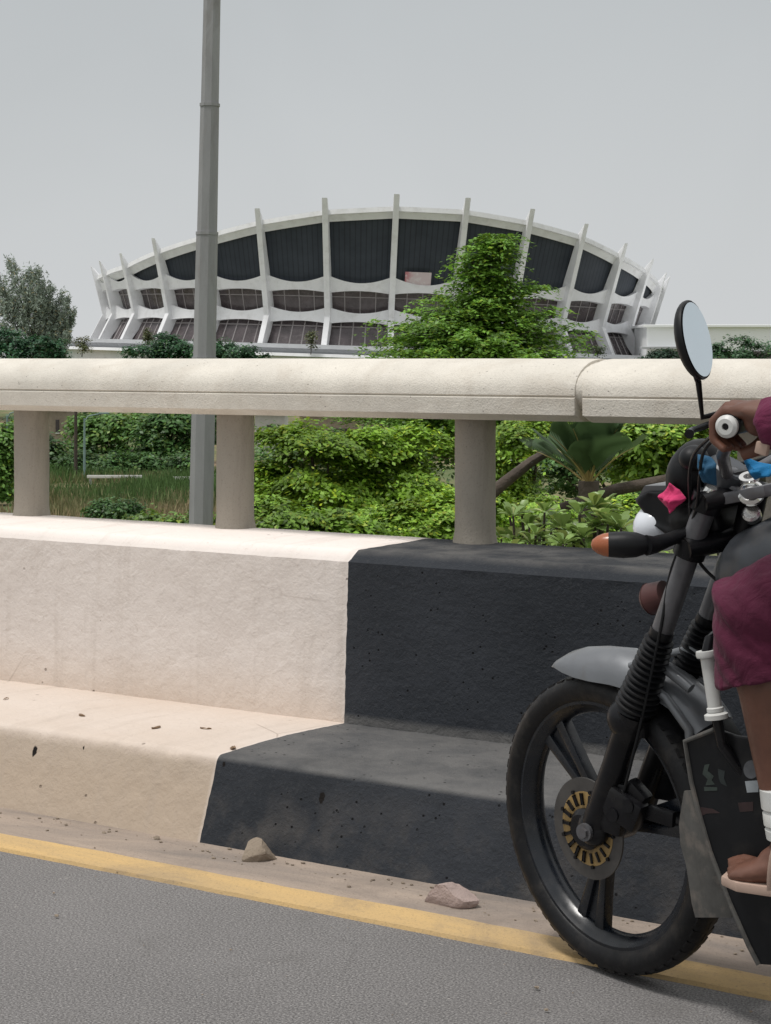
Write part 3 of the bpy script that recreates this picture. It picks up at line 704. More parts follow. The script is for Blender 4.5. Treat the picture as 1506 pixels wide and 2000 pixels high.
def tree(name, label, cat, px, Y, blobs, nleaf, size, col, aspect=.5, sub=.5, nsub=120, group=None, tr=.15, flat=.55, var=.25, yellow=.12, mat='leaf', obovate=False, base_z=None):
    """blobs in photograph pixels at depth Y: (px, py, half width px, half height px, depth offset m)"""
    c = at(px, 700, Y); z0 = gz(Y)-.15 if base_z is None else base_z; root = empty(name, (c.x, Y, z0)); tag(root, label, cat, group)
    bl = []
    for (bx, by, hw, hh, dy) in blobs:
        p = at(bx, by, Y); k = Y/F; bl.append((p.x-c.x, dy, p.z-z0, hw*k, max(hw, hh)*k*.85, hh*k))
    Pn, Nn, tone = clumps(bl, nsub, sub, nleaf, flat); n = len(Pn)
    cols = tints(n, col, var, yellow)*tone
    leaf_mesh('crown', Pn, Nn, size*rng.uniform(.7, 1.3, n), aspect, cols, M[mat], root, obovate=obovate)
    hi = max(b[2] for b in bl); ctr = np.mean([b[:3] for b in bl], axis=0)
    trunk(root, (ctr[0], ctr[1], ctr[2]*.9), tr, [(b[0], b[1], b[2]) for b in bl])
    return root

# tiered tree in front of the round hall
def tiered_tree():
    Y = 40.0; k = Y/F; c = at(945, 700, Y); z0 = -7.2; root = empty('tiered_tree', (c.x, Y, z0))
    tag(root, 'bright green tree with tiered flat branches standing in front of the round hall', 'tree')
    tiers = [(466, 42, 966), (480, 56, 958), (502, 66, 950), (526, 62, 946), (548, 60, 950), (562, 92, 972), (588, 112, 946), (612, 152, 944), (638, 180, 938), (664, 196, 938), (690, 212, 942), (716, 222, 944), (745, 232, 940), (780, 240, 940), (820, 240, 940), (860, 235, 940)]
    Pn = []; Nn = []; tone = []; mb = MB(); limbs = []
    for (py, hw, cx) in tiers:
        p = at(cx, py, Y); zc = p.z-z0; R_ = hw*k; nb = max(5, int(9+hw/10))
        for j in range(nb):
            a = 2*math.pi*(j+rng.random())/nb; rl = R_*(rng.uniform(.5, 1.0) if rng.random() < .7 else rng.uniform(1.0, 1.28)); dx, dy = math.cos(a), math.sin(a)
            limbs.append(((p.x-c.x)*.3, 0, zc-.1-.16*rl, p.x-c.x+dx*rl*.9, dy*rl*.9, zc-.02))
            m = max(1, int(rl/.24))
            for i in range(m):
                t = (i+.6)/m; sz = .19+.13*rng.random(); q = np.array([p.x-c.x+dx*rl*t, dy*rl*t, zc+.10*(t-.5)+rng.normal()*.055])
                nl = int(40+rng.integers(24)); g = rng.normal(size=(nl, 3))*np.array([sz, sz, .026])*.75; g[:, 2] -= .3*(g[:, 0]**2+g[:, 1]**2)/sz
                Pn.append(q+g); Nn.append(np.array([dx*.25, dy*.25, 1.2])+rng.normal(size=(nl, 3))*.33); tone.append(np.full((nl, 1), rng.normal(1.05, .24)))
    Pn = np.concatenate(Pn); Nn = np.concatenate(Nn); tone = np.concatenate(tone); n = len(Pn)
    leaf_mesh('crown', Pn, Nn, .115*rng.uniform(.7, 1.3, n), .5, tints(n, (.135, .27, .036), .25, .12)*tone, M['leaf'], root)
    top = at(957, 470, Y); mb.tube([(0, 0, 0), (.05, 0, 3), (0, .05, 6), (top.x-c.x, 0, top.z-z0)], [.17, .13, .09, .015], 10)
    for l in limbs[::2]: mb.tube([l[:3], l[3:]], [.02, .006], 5, caps=False)
    mb.build('trunk', M['bark'], root)
tiered_tree()

G1 = 'leafy trees below the bridge'
def midtree(px, Y, blobs, n, label, col, size=.11, sub=.26, nsub=150, **kw):
    return tree('leafy_tree', label, 'tree', px, Y, blobs, int(n*1.7), size*.72, col, .55, sub*1.25, int(nsub*.55), G1, .12, .24, **kw)
midtree(640, 26, [(640, 905, 105, 75, 0), (560, 870, 55, 32, .3), (720, 880, 70, 40, .2), (810, 880, 60, 45, .5), (540, 935, 60, 45, .2), (780, 945, 90, 55, .2), (640, 980, 130, 60, 0), (600, 845, 50, 18, .1)], 30000,
        'broad spreading green tree with layered boughs filling the gap between the middle and right pillars', (.20, .345, .035))
midtree(850, 22, [(870, 1000, 85, 40, 0), (790, 1015, 60, 30, .1), (940, 985, 70, 40, .2), (850, 1055, 130, 40, .1)], 16000, 'low bright green leafy tree top left of and behind the right pillar foot', (.23, .385, .05), .10, .2, 110)
midtree(590, 21, [(560, 1010, 80, 26, 0), (650, 1022, 75, 26, .1), (510, 1000, 50, 30, .2), (590, 1060, 130, 40, 0), (735, 1050, 60, 22, .1)], 14000, 'low dark green bush top rising just above the cream wall between the pillars', (.17, .305, .035), .10, .2, 100)
midtree(1010, 30, [(1010, 850, 60, 30, 0), (985, 900, 50, 50, .3), (1060, 840, 50, 24, .2), (1000, 945, 60, 40, .3)], 9000, 'green tree with small leaves directly right of the right pillar', (.19, .325, .04), .11, .24, 80)
def leaning_tree():
    Y = 19.0; c = at(1250, 700, Y); z0 = -7.2; root = empty('leaning_tree', (c.x, Y, z0)); tag(root, 'leafy tree with bare brown leaning boughs behind the motorcycle', 'tree', G1)
    rel = lambda px, py, dy=0: at(px, py, Y)-Vector((c.x, Y, z0))+Vector((0, dy, 0))
    mb = MB(); k = Y/F
    mb.tube([rel(1480, 1300), rel(1400, 1010), rel(1300, 938), rel(1200, 957), rel(1095, 992)], [.12, .09, .062, .058, .045], 10)
    mb.tube([rel(1300, 938), rel(1340, 905), rel(1420, 850)], [.05, .04, .02], 8)
    mb.tube([rel(940, 990, .4), rel(990, 948, .4), rel(1045, 905, .4), rel(1108, 868, .4)], [.07, .06, .05, .035], 9)
    mb.tube([(.9, 0, 0), rel(1480, 1300)], [.16, .12], 10); mb.tube([(-.9, .3, 0), rel(900, 1100, .4), rel(940, 990, .4)], [.12, .09, .07], 9)
    mb.build('trunk', M['bark'], root)
    bl = []
    for (bx, by, hw, hh, dy) in [(1255, 858, 55, 30, .5), (1290, 900, 60, 40, .6), (1200, 845, 60, 20, .8), (1340, 860, 80, 50, .6), (1260, 925, 50, 25, .8), (1420, 850, 70, 60, .6), (1300, 840, 50, 24, .9)]:
        p = rel(bx, by, dy); bl.append((p.x, p.y, p.z, hw*k, hw*k, hh*k))
    Pn, Nn, tone = clumps(bl, 130, .16, 12000, .5); n = len(Pn)
    leaf_mesh('crown', Pn, Nn, .075*rng.uniform(.7, 1.3, n), .55, tints(n, (.21, .35, .06), .25, .15)*tone, M['leaf'], root)
leaning_tree()
midtree(1180, 24, [(1060, 1000, 85, 38, 0), (1190, 1015, 90, 30, .2), (1010, 1000, 50, 30, 0), (1140, 1060, 160, 40, 0), (1290, 1010, 60, 30, .1), (1230, 985, 50, 18, .3)], 15000, 'low leafy tree top spread behind the black wall, between pillar and motorcycle', (.23, .385, .05), .10, .2, 110)
# dark trees further back that close the gaps
midtree(1120, 60, [(1120, 860, 110, 60, 0), (1250, 870, 110, 60, 1), (1000, 880, 80, 60, .5), (1130, 960, 170, 60, 0), (1400, 860, 90, 60, .3), (1330, 960, 130, 60, .3)], 14000, 'dark green tree mass standing behind the palm', (.07, .15, .04), .24, .6, 110)
midtree(700, 55, [(560, 890, 80, 60, 0), (700, 900, 110, 60, .5), (850, 880, 80, 60, .3), (700, 980, 230, 60, 0), (880, 845, 60, 26, .2), (530, 850, 40, 20, .2)], 14000, 'dark green tree behind the spreading tree, below the tan house', (.08, .16, .04), .22, .55, 110)

def palm():
    Y = 18.4; b = at(1150, 950, Y); z0 = -7.2; root = empty('palm_tree', (b.x, Y, z0)); tag(root, 'palm with stiff grey green upright fronds in the gap right of the pillar', 'palm tree')
    H = b.z-z0; mb = MB(); mb.tube([(0, 0, 0), (.05, 0, H*.5), (0, 0, H+.05)], [.14, .11, .10], 12); mb.build('trunk', M['bark'], root)
    for i in range(20):
        a = 2*math.pi*i/20+rng.uniform(-.15, .15); lean = rng.uniform(.12, 1.0) if i % 3 else rng.uniform(.05, .4); ln = rng.uniform(.5, .82)
        d = Vector((math.cos(a)*math.sin(lean), math.sin(a)*math.sin(lean), math.cos(lean))); pts = []
        for q in range(7):
            t = q/6; p = Vector((0, 0, H))+d*ln*t+Vector((math.cos(a), math.sin(a), -1.2))*.16*t*t*ln; pts.append(p)
        mb = MB(); mb.tube(pts, [.013, .011, .009, .008, .006, .004, .002], 5, mi=1)
        side = d.cross(Vector((0, 0, 1))).normalized() if lean > .02 else Vector((1, 0, 0)); up = side.cross(d).normalized()
        for q in np.linspace(.30, 1.0, 26):
            j = min(5, int(q*6)); p = pts[j].lerp(pts[j+1], q*6-j); l2 = .40*(1-.55*abs(q-.55)/.5)
            for sg in (-1, 1):
                tip = p+(side*sg*.75+d*.65+up*.28)*l2; wv = d*.020; m1 = p.lerp(tip, .5)
                mb.add([p-wv*.5, m1-wv, tip, m1+wv], [(0, 1, 2, 3)])
        me = mb.mesh('frond'); at_ = me.color_attributes.new('tint', 'FLOAT_COLOR', 'POINT')
        g = rng.uniform(.8, 1.2); at_.data.foreach_set('color', np.tile([.07*g, .125*g, .05*g, 1], len(me.vertices)).astype(np.float32))
        link('frond', me, [M['leaf'], M['stalk']], root, smooth=False)
M['stalk'] = simple('palm stalk', (.36, .28, .10), .6, var=.2, bs=0)
palm()
# big-leaved shrub just over the black wall
def bigleaf(px, py, Y, n_ros, hw, label, seed, size=.15):
    r_ = np.random.default_rng(seed); c = at(px, py, Y); z0 = -7.2; root = empty('almond_tree', (c.x, Y, z0)); tag(root, label, 'tree', 'large leaved trees at the parapet')
    Pn = []; Nn = []; Tn = []; S = []; limbs = []
    mb = MB(); H = c.z-z0
    V = []; Fc = []; cols = []
    for i in range(n_ros):
        o = Vector((r_.uniform(-1, 1)*hw*Y/F, r_.uniform(-.45, .45), H+r_.uniform(-.42, .05))); o.z -= .25*(o.x/(hw*Y/F))**2; limbs.append(o)
        m = int(r_.integers(8, 13))
        for j in range(m):
            a = 2*math.pi*j/m+r_.uniform(-.3, .3); el = r_.uniform(.15, 1.15); d = Vector((math.cos(a)*math.cos(el), math.sin(a)*math.cos(el), math.sin(el)))
            s = size*r_.uniform(.65, 1.15); side = d.cross(Vector((0, 0, 1))).normalized(); up = side.cross(d).normalized(); b0 = len(V)
            for t, wd in ((0, .04), (.3, .17), (.6, .27), (.85, .24), (1.0, .06)):
                q = o+d*(s*t+.02)-Vector((0, 0, 1))*.22*s*t*t
                V += [q-side*wd*s+up*wd*s*.35, q, q+side*wd*s+up*wd*s*.35]
            for t in range(4):
                for u in range(2): Fc.append((b0+t*3+u, b0+t*3+u+1, b0+t*3+u+4, b0+t*3+u+3))
            g = r_.uniform(.7, 1.35); cl = (np.array([.20, .30, .085]) if r_.random() < .8 else np.array([.30, .36, .11]))*g; cols += [list(cl)+[1]]*15
    me = bpy.data.meshes.new('crown'); me.from_pydata([tuple(v) for v in V], [], Fc); a_ = me.color_attributes.new('tint', 'FLOAT_COLOR', 'POINT'); a_.data.foreach_set('color', np.array(cols, dtype=np.float32).ravel())
    link('crown', me, M['leaf_big'], root, angle=None)
    trunk(root, (0, 0, H-.5), .09, limbs)
bigleaf(1165, 1000, 14.5, 46, 78, 'large leaved tree top poking over the black wall near the orange indicator', 3)
bigleaf(1040, 1000, 15.5, 40, 70, 'large leaved tree top over the black wall right beside the pillar', 4, .13)

# trees, bushes and field on the left
GF = 'trees beyond the field'
def fartree(px, Y, blobs, n, label, col, size=.42, sub=1.0, nsub=120, tr=.2, name='bushy_tree', cat='tree', **kw):
    return tree(name, label, cat, px, Y, blobs, n, size, col, .6, sub, nsub, GF, tr, .55, **kw)
fartree(320, 150, [(320, 850, 60, 45, 0), (350, 825, 55, 25, 0), (290, 880, 45, 28, 0), (355, 880, 40, 30, 0)], 6000, 'dark green bushy tree with dark trunk left of the grey lamp pole', (.075, .17, .045))
fartree(215, 137, [(150, 905, 40, 22, .5), (200, 912, 60, 18, .5), (260, 905, 50, 20, .5), (310, 912, 50, 18, .5), (365, 905, 40, 22, .5)], 8000, 'dense low green thicket along the far edge of the field', (.065, .15, .04), .3, .8, 120)
fartree(210, 160, [(210, 850, 70, 40, 0), (170, 840, 40, 30, 0), (250, 830, 60, 26, 0), (200, 895, 70, 24, 0)], 7000, 'mid green spreading tree behind the thin lamp post', (.11, .22, .05))
fartree(120, 145, [(110, 890, 40, 28, 0), (150, 910, 40, 24, 0), (60, 880, 60, 40, 0)], 4500, 'dark bush behind the left pillar', (.065, .14, .04))
fartree(-10, 110, [(0, 850, 45, 24, 0), (-20, 890, 60, 40, 0), (5, 940, 30, 40, 0)], 6000, 'bright green tree at the left edge beside the left pillar', (.13, .26, .05), .3, .7)
fartree(420, 170, [(420, 850, 60, 50, 0), (470, 870, 60, 40, 0), (520, 845, 40, 25, 0), (440, 900, 90, 30, 0)], 6000, 'dark green tree behind the middle pillar', (.065, .14, .04))
fartree(230, 185, [(150, 830, 90, 30, 0), (330, 825, 110, 30, 0), (230, 880, 160, 45, 0), (60, 840, 60, 40, 0)], 8000, 'dim green tree line at the back of the field', (.065, .14, .05), .55, 1.3, 130)
fartree(222, 92, [(222, 993, 50, 17, 0), (195, 998, 28, 12, 0), (252, 997, 28, 13, 0)], 4500, 'low dark green round bush on the field behind the cream wall', (.065, .15, .04), .2, .4, 90, .06, name='bush', cat='bush')
fartree(355, 45, [(330, 1016, 70, 8, 0), (400, 1020, 60, 9, 0), (280, 1022, 40, 8, 0), (450, 1022, 50, 10, .2), (345, 1040, 120, 18, 0)], 7000, 'low green hedge top running under the lamp pole foot', (.12, .21, .04), .13, .26, 90, .05, name='hedge', cat='hedge')
# above the handrail
def casuarina():
    Y = 300; k = Y/F; c = at(70, 700, Y); z0 = gz(Y)-.15; root = empty('casuarina_tree', (c.x, Y, z0)); tag(root, 'grey green feathery casuarina tree left of the round hall', 'tree', GF)
    Pn = []; Nn = []; tone = []; mb = MB(); mb.tube([(0, 0, 0), (.2, 0, 6), (.1, 0, 11)], [.4, .28, .1], 9)
    tips = [(18, 512, 40), (-15, 540, 40), (55, 528, 34), (78, 524, 36), (40, 545, 40), (98, 556, 34), (0, 560, 40), (118, 576, 26), (135, 585, 20), (146, 605, 12), (90, 590, 36), (60, 580, 40), (20, 590, 44), (-40, 600, 44), (125, 625, 24), (100, 640, 36), (60, 640, 50), (10, 640, 50), (140, 650, 14), (75, 555, 30), (108, 600, 30)]
    for (px, py, hw) in tips:
        t = at(px, py, Y); tx, tz = t.x-c.x, t.z-z0; ty = rng.uniform(-3, 3); bx = tx*.55; bz = max(1.5, tz-6.5)
        mb.tube([(bx*.3, ty*.2, bz*.7), (bx, ty*.7, bz), (tx, ty, tz-.4)], [.10, .07, .02], 5)
        m = 140
        for j in range(m):
            u = rng.random(); p = np.array([bx+(tx-bx)*u, ty*(.7+.3*u), bz+(tz-bz)*u]); w_ = hw*k*(1.05-.8*u)*.75
            q = p+np.array([rng.normal()*w_*.6, rng.normal()*w_*.8, rng.normal()*.3]); n_ = 9
            g = rng.normal(size=(n_, 3))*np.array([.16, .16, .42]); Pn.append(q+g); Nn.append(rng.normal(size=(n_, 3))*np.array([1, 1, .35])+np.array([0, -.3, .5])); tone.append(np.full((n_, 1), rng.normal(1, .2)))
    Pn = np.concatenate(Pn); Nn = np.concatenate(Nn); tone = np.concatenate(tone); n = len(Pn)
    leaf_mesh('crown', Pn, Nn, .62*rng.uniform(.6, 1.4, n), .22, tints(n, (.23, .28, .225), .18, .05)*tone, M['needle'], root)
    mb.build('trunk', M['bark'], root)
casuarina()
fartree(60, 200, [(20, 670, 50, 24, 0), (80, 680, 55, 22, 0), (-20, 665, 50, 28, 0), (40, 710, 90, 30, 0), (115, 692, 22, 10, 0)], 9000, 'dense dark green tree below the casuarina at far left', (.036, .11, .05), .38, .8, 140)
fartree(330, 200, [(330, 675, 50, 20, 0), (280, 688, 52, 10, 0), (365, 685, 60, 16, 0), (310, 662, 30, 8, 0), (330, 720, 80, 26, 0)], 9000, 'dark green layered tree in front of the hall left of the lamp pole', (.036, .11, .045), .36, .75, 130)
fartree(460, 210, [(455, 685, 50, 14, 0), (495, 692, 30, 9, 0), (430, 676, 30, 11, 0), (455, 720, 70, 22, 0)], 6500, 'dark green layered tree in front of the hall right of the lamp pole', (.038, .115, .045), .36, .75, 110)
fartree(1450, 260, [(1440, 685, 55, 28, 0), (1400, 694, 40, 20, 0), (1490, 690, 45, 22, 0), (1440, 725, 100, 25, 0)], 9000, 'rounded mid green tree in front of the white building right of the mirror', (.06, .14, .06), .45, 1.0, 140)
fartree(1300, 300, [(1300, 693, 28, 11, 0), (1280, 700, 30, 12, 0), (1330, 700, 30, 10, 0)], 2500, 'small dark green tree below the canopy of the white building', (.022, .06, .03), .45, 1.0, 50)
for px, py, hw, lab in ((287, 652, 13, 'olive shrub at the left foot of the round hall'), (160, 668, 16, 'thin olive shrub between casuarina and hall'), (607, 658, 11, 'small olive shrub before the hall left of its middle doors')):
    fartree(px, 372, [(px, py, hw, 11, 0), (px+4, py+12, hw*.8, 8, 0)], 800, lab, (.11, .13, .06), .4, .8, 24, .08, name='shrub', cat='shrub', base_z=1.5)
fartree(1150, 375, [(1128, 668, 16, 14, 0), (1165, 682, 18, 12, 0)], 1000, 'small shrub at the right foot of the round hall', (.06, .09, .04), .4, .8, 24, .08, name='shrub', cat='shrub', base_z=1.5)

for px, Y, lab in ((1720, 120, 'large green tree standing beyond the bridge right of the round hall'), (2050, 170, 'green tree far right beyond the bridge'), (-330, 130, 'green tree beyond the field far left'), (2500, 140, 'spreading green tree at the far right end of the meadow')):
    k = 3800/Y; zt = 700-4.5*k*.6
    fartree(px, Y, [(px, zt+2*k, 3.2*k, 2.2*k, 0), (px-2*k, zt+3*k, 2.2*k, 1.6*k, .5), (px+2.2*k, zt+2.8*k, 2.2*k, 1.7*k, -.5), (px, zt, 1.8*k, 1.3*k, 0)], 5000, lab, (.07, .16, .04), .42, 1.0, 110)
# tall grass on the field
def grass():
    n = 42000; X = rng.uniform(-34, 2, n); Y = rng.uniform(93, 139, n)
    dens = np.array([noise.noise((x*.12, y*.12, 3)) for x, y in zip(X, Y)]); keep = dens > -.18; X, Y, dens = X[keep], Y[keep], dens[keep]; n = len(X)
    Z = np.array([gz(y) for y in Y])+.15*0-.15; h = rng.uniform(.3, .9, n)*(1+.5*dens); lean = rng.normal(size=(n, 2))*.22; wd = rng.uniform(.03, .08, n); a = rng.uniform(0, math.pi, n)
    bx, by = np.cos(a)*wd, np.sin(a)*wd
    P0 = np.stack([X-bx, Y-by, Z], 1); P1 = np.stack([X+bx, Y+by, Z], 1); P2 = np.stack([X+lean[:, 0]*h+bx*.2, Y+lean[:, 1]*h, Z+h], 1); P3 = np.stack([X+lean[:, 0]*h-bx*.2, Y+lean[:, 1]*h, Z+h], 1)
    V = np.stack([P0, P1, P2, P3], 1).reshape(-1, 3); me = bpy.data.meshes.new('grass'); me.vertices.add(4*n); me.vertices.foreach_set('co', V.astype(np.float32).ravel())
    me.loops.add(4*n); me.loops.foreach_set('vertex_index', np.arange(4*n, dtype=np.int32)); me.polygons.add(n); me.polygons.foreach_set('loop_start', np.arange(0, 4*n, 4, dtype=np.int32)); me.polygons.foreach_set('loop_total', np.full(n, 4, dtype=np.int32)); me.update(calc_edges=True)
    f = np.clip(.66+dens*1.6+rng.normal(size=n)*.15, 0, 1)[:, None]; f = np.clip(f*np.clip((Y[:, None]-91)/16, .2, 1.6), 0, 1); c = (1-f)*np.array([.36, .26, .16])+f*np.array([.085, .155, .045]); c *= rng.uniform(.7, 1.3, (n, 1))
    at_ = me.color_attributes.new('tint', 'FLOAT_COLOR', 'POINT'); at_.data.foreach_set('color', np.repeat(np.concatenate([c, np.ones((n, 1))], 1), 4, axis=0).astype(np.float32).ravel())
    tag(link('grass', me, M['grass'], smooth=False), kind='stuff')
grass()
# low white guard wall and small lamp posts on the far side of the field
def guard(px0, px1, py, Y, label):
    a = at(px0, py, Y); b = at(px1, py, Y); root = empty('guard_rail', ((a.x+b.x)/2, Y, gz(Y)-.2)); tag(root, label, 'guard rail', 'guard rails beyond the field')
    wd = b.x-a.x; h = a.z-(gz(Y)-.2)
    mb = MB(); mb.box((0, 0, h), (wd, .15, .20), None, .03); mb.build('beam', M['kerbw'], root)
    for k in range(max(2, int(wd/2))): 
        mb = MB(); mb.box((-wd/2+.2+(wd-.4)*k/max(1, max(2, int(wd/2))-1), .1, h/2), (.14, .1, h)); mb.build('post', M['bgrey'], root)
guard(170, 278, 931, 128, 'long white guard rail behind the field left of the lamp pole')
guard(338, 420, 934, 126, 'shorter white guard rail behind the field beside the lamp pole')
def small_lamp(px, py_top, Y, arm, label):
    z0 = gz(Y)-.2; c = at(px, py_top, Y); root = empty('street_lamp', (c.x, Y, z0)); tag(root, label, 'street lamp', 'small street lamps beyond the field'); h = c.z-z0
    mb = MB(); mb.tube([(0, 0, 0), (0, 0, h)], [.10, .06], 8); mb.build('pole', M['teal'], root)
    mb = MB(); mb.tube([(0, 0, h-.2), (arm*.25, 0, h+.15), (arm, 0, h+.32)], .045, 8); mb.build('arm', M['teal'], root)
    mb = MB(); mb.box((arm*1.2, 0, h+.34), (.7, .25, .12), None, .03); mb.build('lamp_head', M['teal'], root)
small_lamp(165, 817, 132, 1.1, 'thin pale green street lamp in the trees right of the left pillar')
small_lamp(14, 812, 132, .7, 'thin pale street lamp at the left edge beside the left pillar')
pm = empty('post', (at(148, 700, 134).x, 134, gz(134)-.2)); tag(pm, 'short plain grey post left of the thin street lamp', 'post')
MB().tube([(0, 0, 0), (0, 0, 5.4)], [.13, .10], 8).build('shaft', M['bark'], pm); MB().box((0, 0, 5.43), (.3, .3, .06)).build('cap', M['galv'], pm)

# ------------------------------------------------------------------ motorcycle and rider, both modelled in the bike's own frame
# local x = backwards along the bike, local y = its right side, local z = up; origin under the front axle
BK_T = Vector((.4515, 3.8, .008)); BK_R = Matrix.Rotation(R(-42), 3, 'Z') @ Matrix.Rotation(R(3.5), 3, 'X')
BK_E = BK_R.to_euler()
def K(px, py, l):
    """point of the bike's side plane at distance l left of its middle plane, traced off the photograph"""
    o = BK_R.transposed() @ (Vector((0, 0, EYE))-BK_T); d = BK_R.transposed() @ Vector(((px-CX)/F, 1, (HY-py)/F))
    return o + d*((-l-o.y)/d.y)
bike = empty('motorcycle', BK_T, BK_E)
tag(bike, 'dark worn motorcycle cut off by the right edge, silver front mudguard and gold brake disc', 'motorcycle')
def mir(p): return Vector((p[0], -p[1], p[2]))
def wheel(cx, steer, name, disc):
    c = Vector((cx, 0, .29)); mb = MB()
    mb.lathe((0, 0, 0), (0, 1, 0), [(.2415, -.024), (.2415, -.029), (.234, -.029), (.228, -.022), (.217, -.012), (.214, 0), (.217, .012), (.228, .022), (.234, .029), (.2415, .029), (.2415, .024), (.232, .016), (.228, 0), (.232, -.016)], 72, closed=True)
    mb.lathe((0, 0, 0), (0, 1, 0), [(.0, -.052), (.018, -.052), (.036, -.040), (.036, .040), (.018, .052), (0, .052)], 28)
    for a0 in (-106, 14, 134):
        for da in (-4.5, 4.5):
            a = R(a0+da); a2 = R(a0+da*1.55); d = Vector((math.cos(a), 0, math.sin(a))); d2 = Vector((math.cos(a2), 0, math.sin(a2))); n_ = Vector((-d.z, 0, d.x))
            poly = [d*.030-n_*.011, d2*.13-n_*.009, d2*.222-n_*.013, d2*.222+n_*.013, d2*.13+n_*.009, d*.030+n_*.011]
            mb.prism([p+Vector((0, -.013, 0)) for p in poly], (0, .026, 0), .004)
        d = Vector((math.cos(R(a0)), 0, math.sin(R(a0)))); mb.box(d*.150, (.14, .008, .030), Matrix.Rotation(-R(a0), 3, 'Y'), .002)
    o = mb.build(name, M['rimm'], bike, c, angle=35); o.rotation_euler = (0, 0, R(steer))
    mb = MB(); mb.lathe((0, 0, 0), (0, 1, 0), [(.2375, -.026), (.243, -.033), (.256, -.0385), (.268, -.039), (.279, -.034), (.286, -.024), (.2895, -.011), (.2905, 0), (.2895, .011), (.286, .024), (.279, .034), (.268, .039), (.256, .0385), (.243, .033), (.2375, .026)], 96, closed=True)
    mb.build('tyre', M['rubber'], o, angle=60)
    mb = MB()                                                   # tread blocks stand proud of the casing
    for k in range(60):
        a = 2*math.pi*k/60
        for y0, y1, sk in ((-.030, -.006, .03), (.006, .030, -.03)):
            p = [(y0, a+sk), (y1, a), (y1, a+.062), (y0, a+.062+sk)]; rr_ = lambda y: .2915-.30*(abs(y)**1.2)*1.35
            q = [Vector((math.cos(t)*rr_(y), y, math.sin(t)*rr_(y))) for y, t in p]; n_ = Vector((math.cos(a), 0, math.sin(a)))
            mb.prism([v-n_*.006 for v in q], n_*.006)
    mb.build('tread', M['rubber'], o, smooth=False)
    if disc:
        mb = MB(); mb.lathe((0, -.060, 0), (0, 1, 0), [(.071, -.002), (.098, -.002), (.098, .002), (.071, .002)], 56, closed=True); mb.build('brake_disc', M['discm'], o, angle=30)
        mb = MB(); mb.lathe((0, -.060, 0), (0, 1, 0), [(.026, -.003), (.0715, -.003), (.0715, .003), (.026, .003)], 56, closed=True); mb.build('disc_carrier', M['gold'], o, angle=30)
        mb = MB()
        for k in range(18):
            a = 2*math.pi*k/18; d = Vector((math.cos(a), 0, math.sin(a))); mb.box(d*.057+Vector((0, -.064, 0)), (.020, .004, .0062), Matrix.Rotation(-a, 3, 'Y'), .0015)
        for k in range(9):
            a = 2*math.pi*k/9; d = Vector((math.cos(a), 0, math.sin(a))); mb.tube([d*.0735+Vector((0, -.066, 0)), d*.0735+Vector((0, -.058, 0))], .004, 8)
        mb.lathe((0, -.070, 0), (0, 1, 0), [(0, -.010), (.030, -.010), (.040, 0), (.040, .008), (0, .008)], 28)
        mb.build('disc_slots', M['bmetal'], o)
    return o
wheel(0, -12, 'front_wheel', True); wheel(1.27, 0, 'rear_wheel', False)
ax0 = K(1160, 1618, .078); ft = K(1380, 982, .078); fd = (ft-ax0)
fk = lambda t: ax0+fd*t
for sg in (1, -1):
    S = (lambda p: Vector(p)) if sg > 0 else mir
    mb = MB(); mb.tube([S(fk(-.02)), S(fk(.02)), S(fk(.2)), S(fk(.33)), S(fk(.37))], [.020, .027, .026, .029, .036], 18)
    mb.ell(S(fk(0)), (.034, .026, .034)); mb.ell(S(fk(.355)+Vector((-.012, 0, -.004))), (.040, .036, .040)); mb.box(S(fk(.10)+Vector((.035, 0, 0))), (.05, .022, .07), None, .006); mb.box(S(fk(.335)+Vector((.012, .008, 0))), (.05, .03, .05), None, .008)
    mb.build('fork_leg', M['bmetal'], bike)
    mb = MB(); prof = []
    Lf = fd.length
    for i in range(13):
        t0 = .385+.215*i/13; r0 = .041-.013*i/12; prof += [(r0-.008, t0*Lf), (r0, (t0+.005)*Lf), (r0, (t0+.010)*Lf), (r0-.008, (t0+.0145)*Lf)]
    prof = [(.02, .37*Lf)] + prof + [(.023, .602*Lf), (.0225, .625*Lf)]
    mb.lathe(S(ax0), S(fd), prof, 26); mb.build('fork_gaiter', M['bplastic'], bike, angle=50)
    mb = MB(); mb.tube([S(fk(.60)), S(fk(.86))], .0205, 18); mb.tube([S(fk(.88)), S(fk(1.03))], .021, 18); mb.build('fork_tube', M['greym'], bike)
mb = MB()
for t, h in ((.87, .030), (1.005, .026)):
    a = fk(t); b = mir(a); mb.tube([a+Vector((0, -.022, 0)), Vector((a.x+.030, a.y*.5, a.z+.008)), Vector((a.x+.042, 0, a.z+.012)), Vector((a.x+.030, -a.y*.5, a.z+.008)), b+Vector((0, .022, 0))], [(h*.5+.006, .024), (h*.5+.006, .03), (h*.5+.008, .036), (h*.5+.006, .03), (h*.5+.006, .024)], 14)
    mb.tube([a-fd.normalized()*.016, a+fd.normalized()*.016], .030, 18); mb.tube([b-fd.normalized()*.016, b+fd.normalized()*.016], .030, 18)
st = fk(.92); mb.tube([Vector((st.x+.02, 0, st.z-.12)), Vector((st.x+.075, 0, st.z+.06))], .024, 14)
mb.build('fork_clamp', M['bmetal'], bike)
mb = MB(); mb.tube([fk(1.03), fk(1.045)], [.015, .012], 12); mb.tube([mir(fk(1.03)), mir(fk(1.045))], [.015, .012], 12); mb.build('fork_cap', M['chrome'], bike)
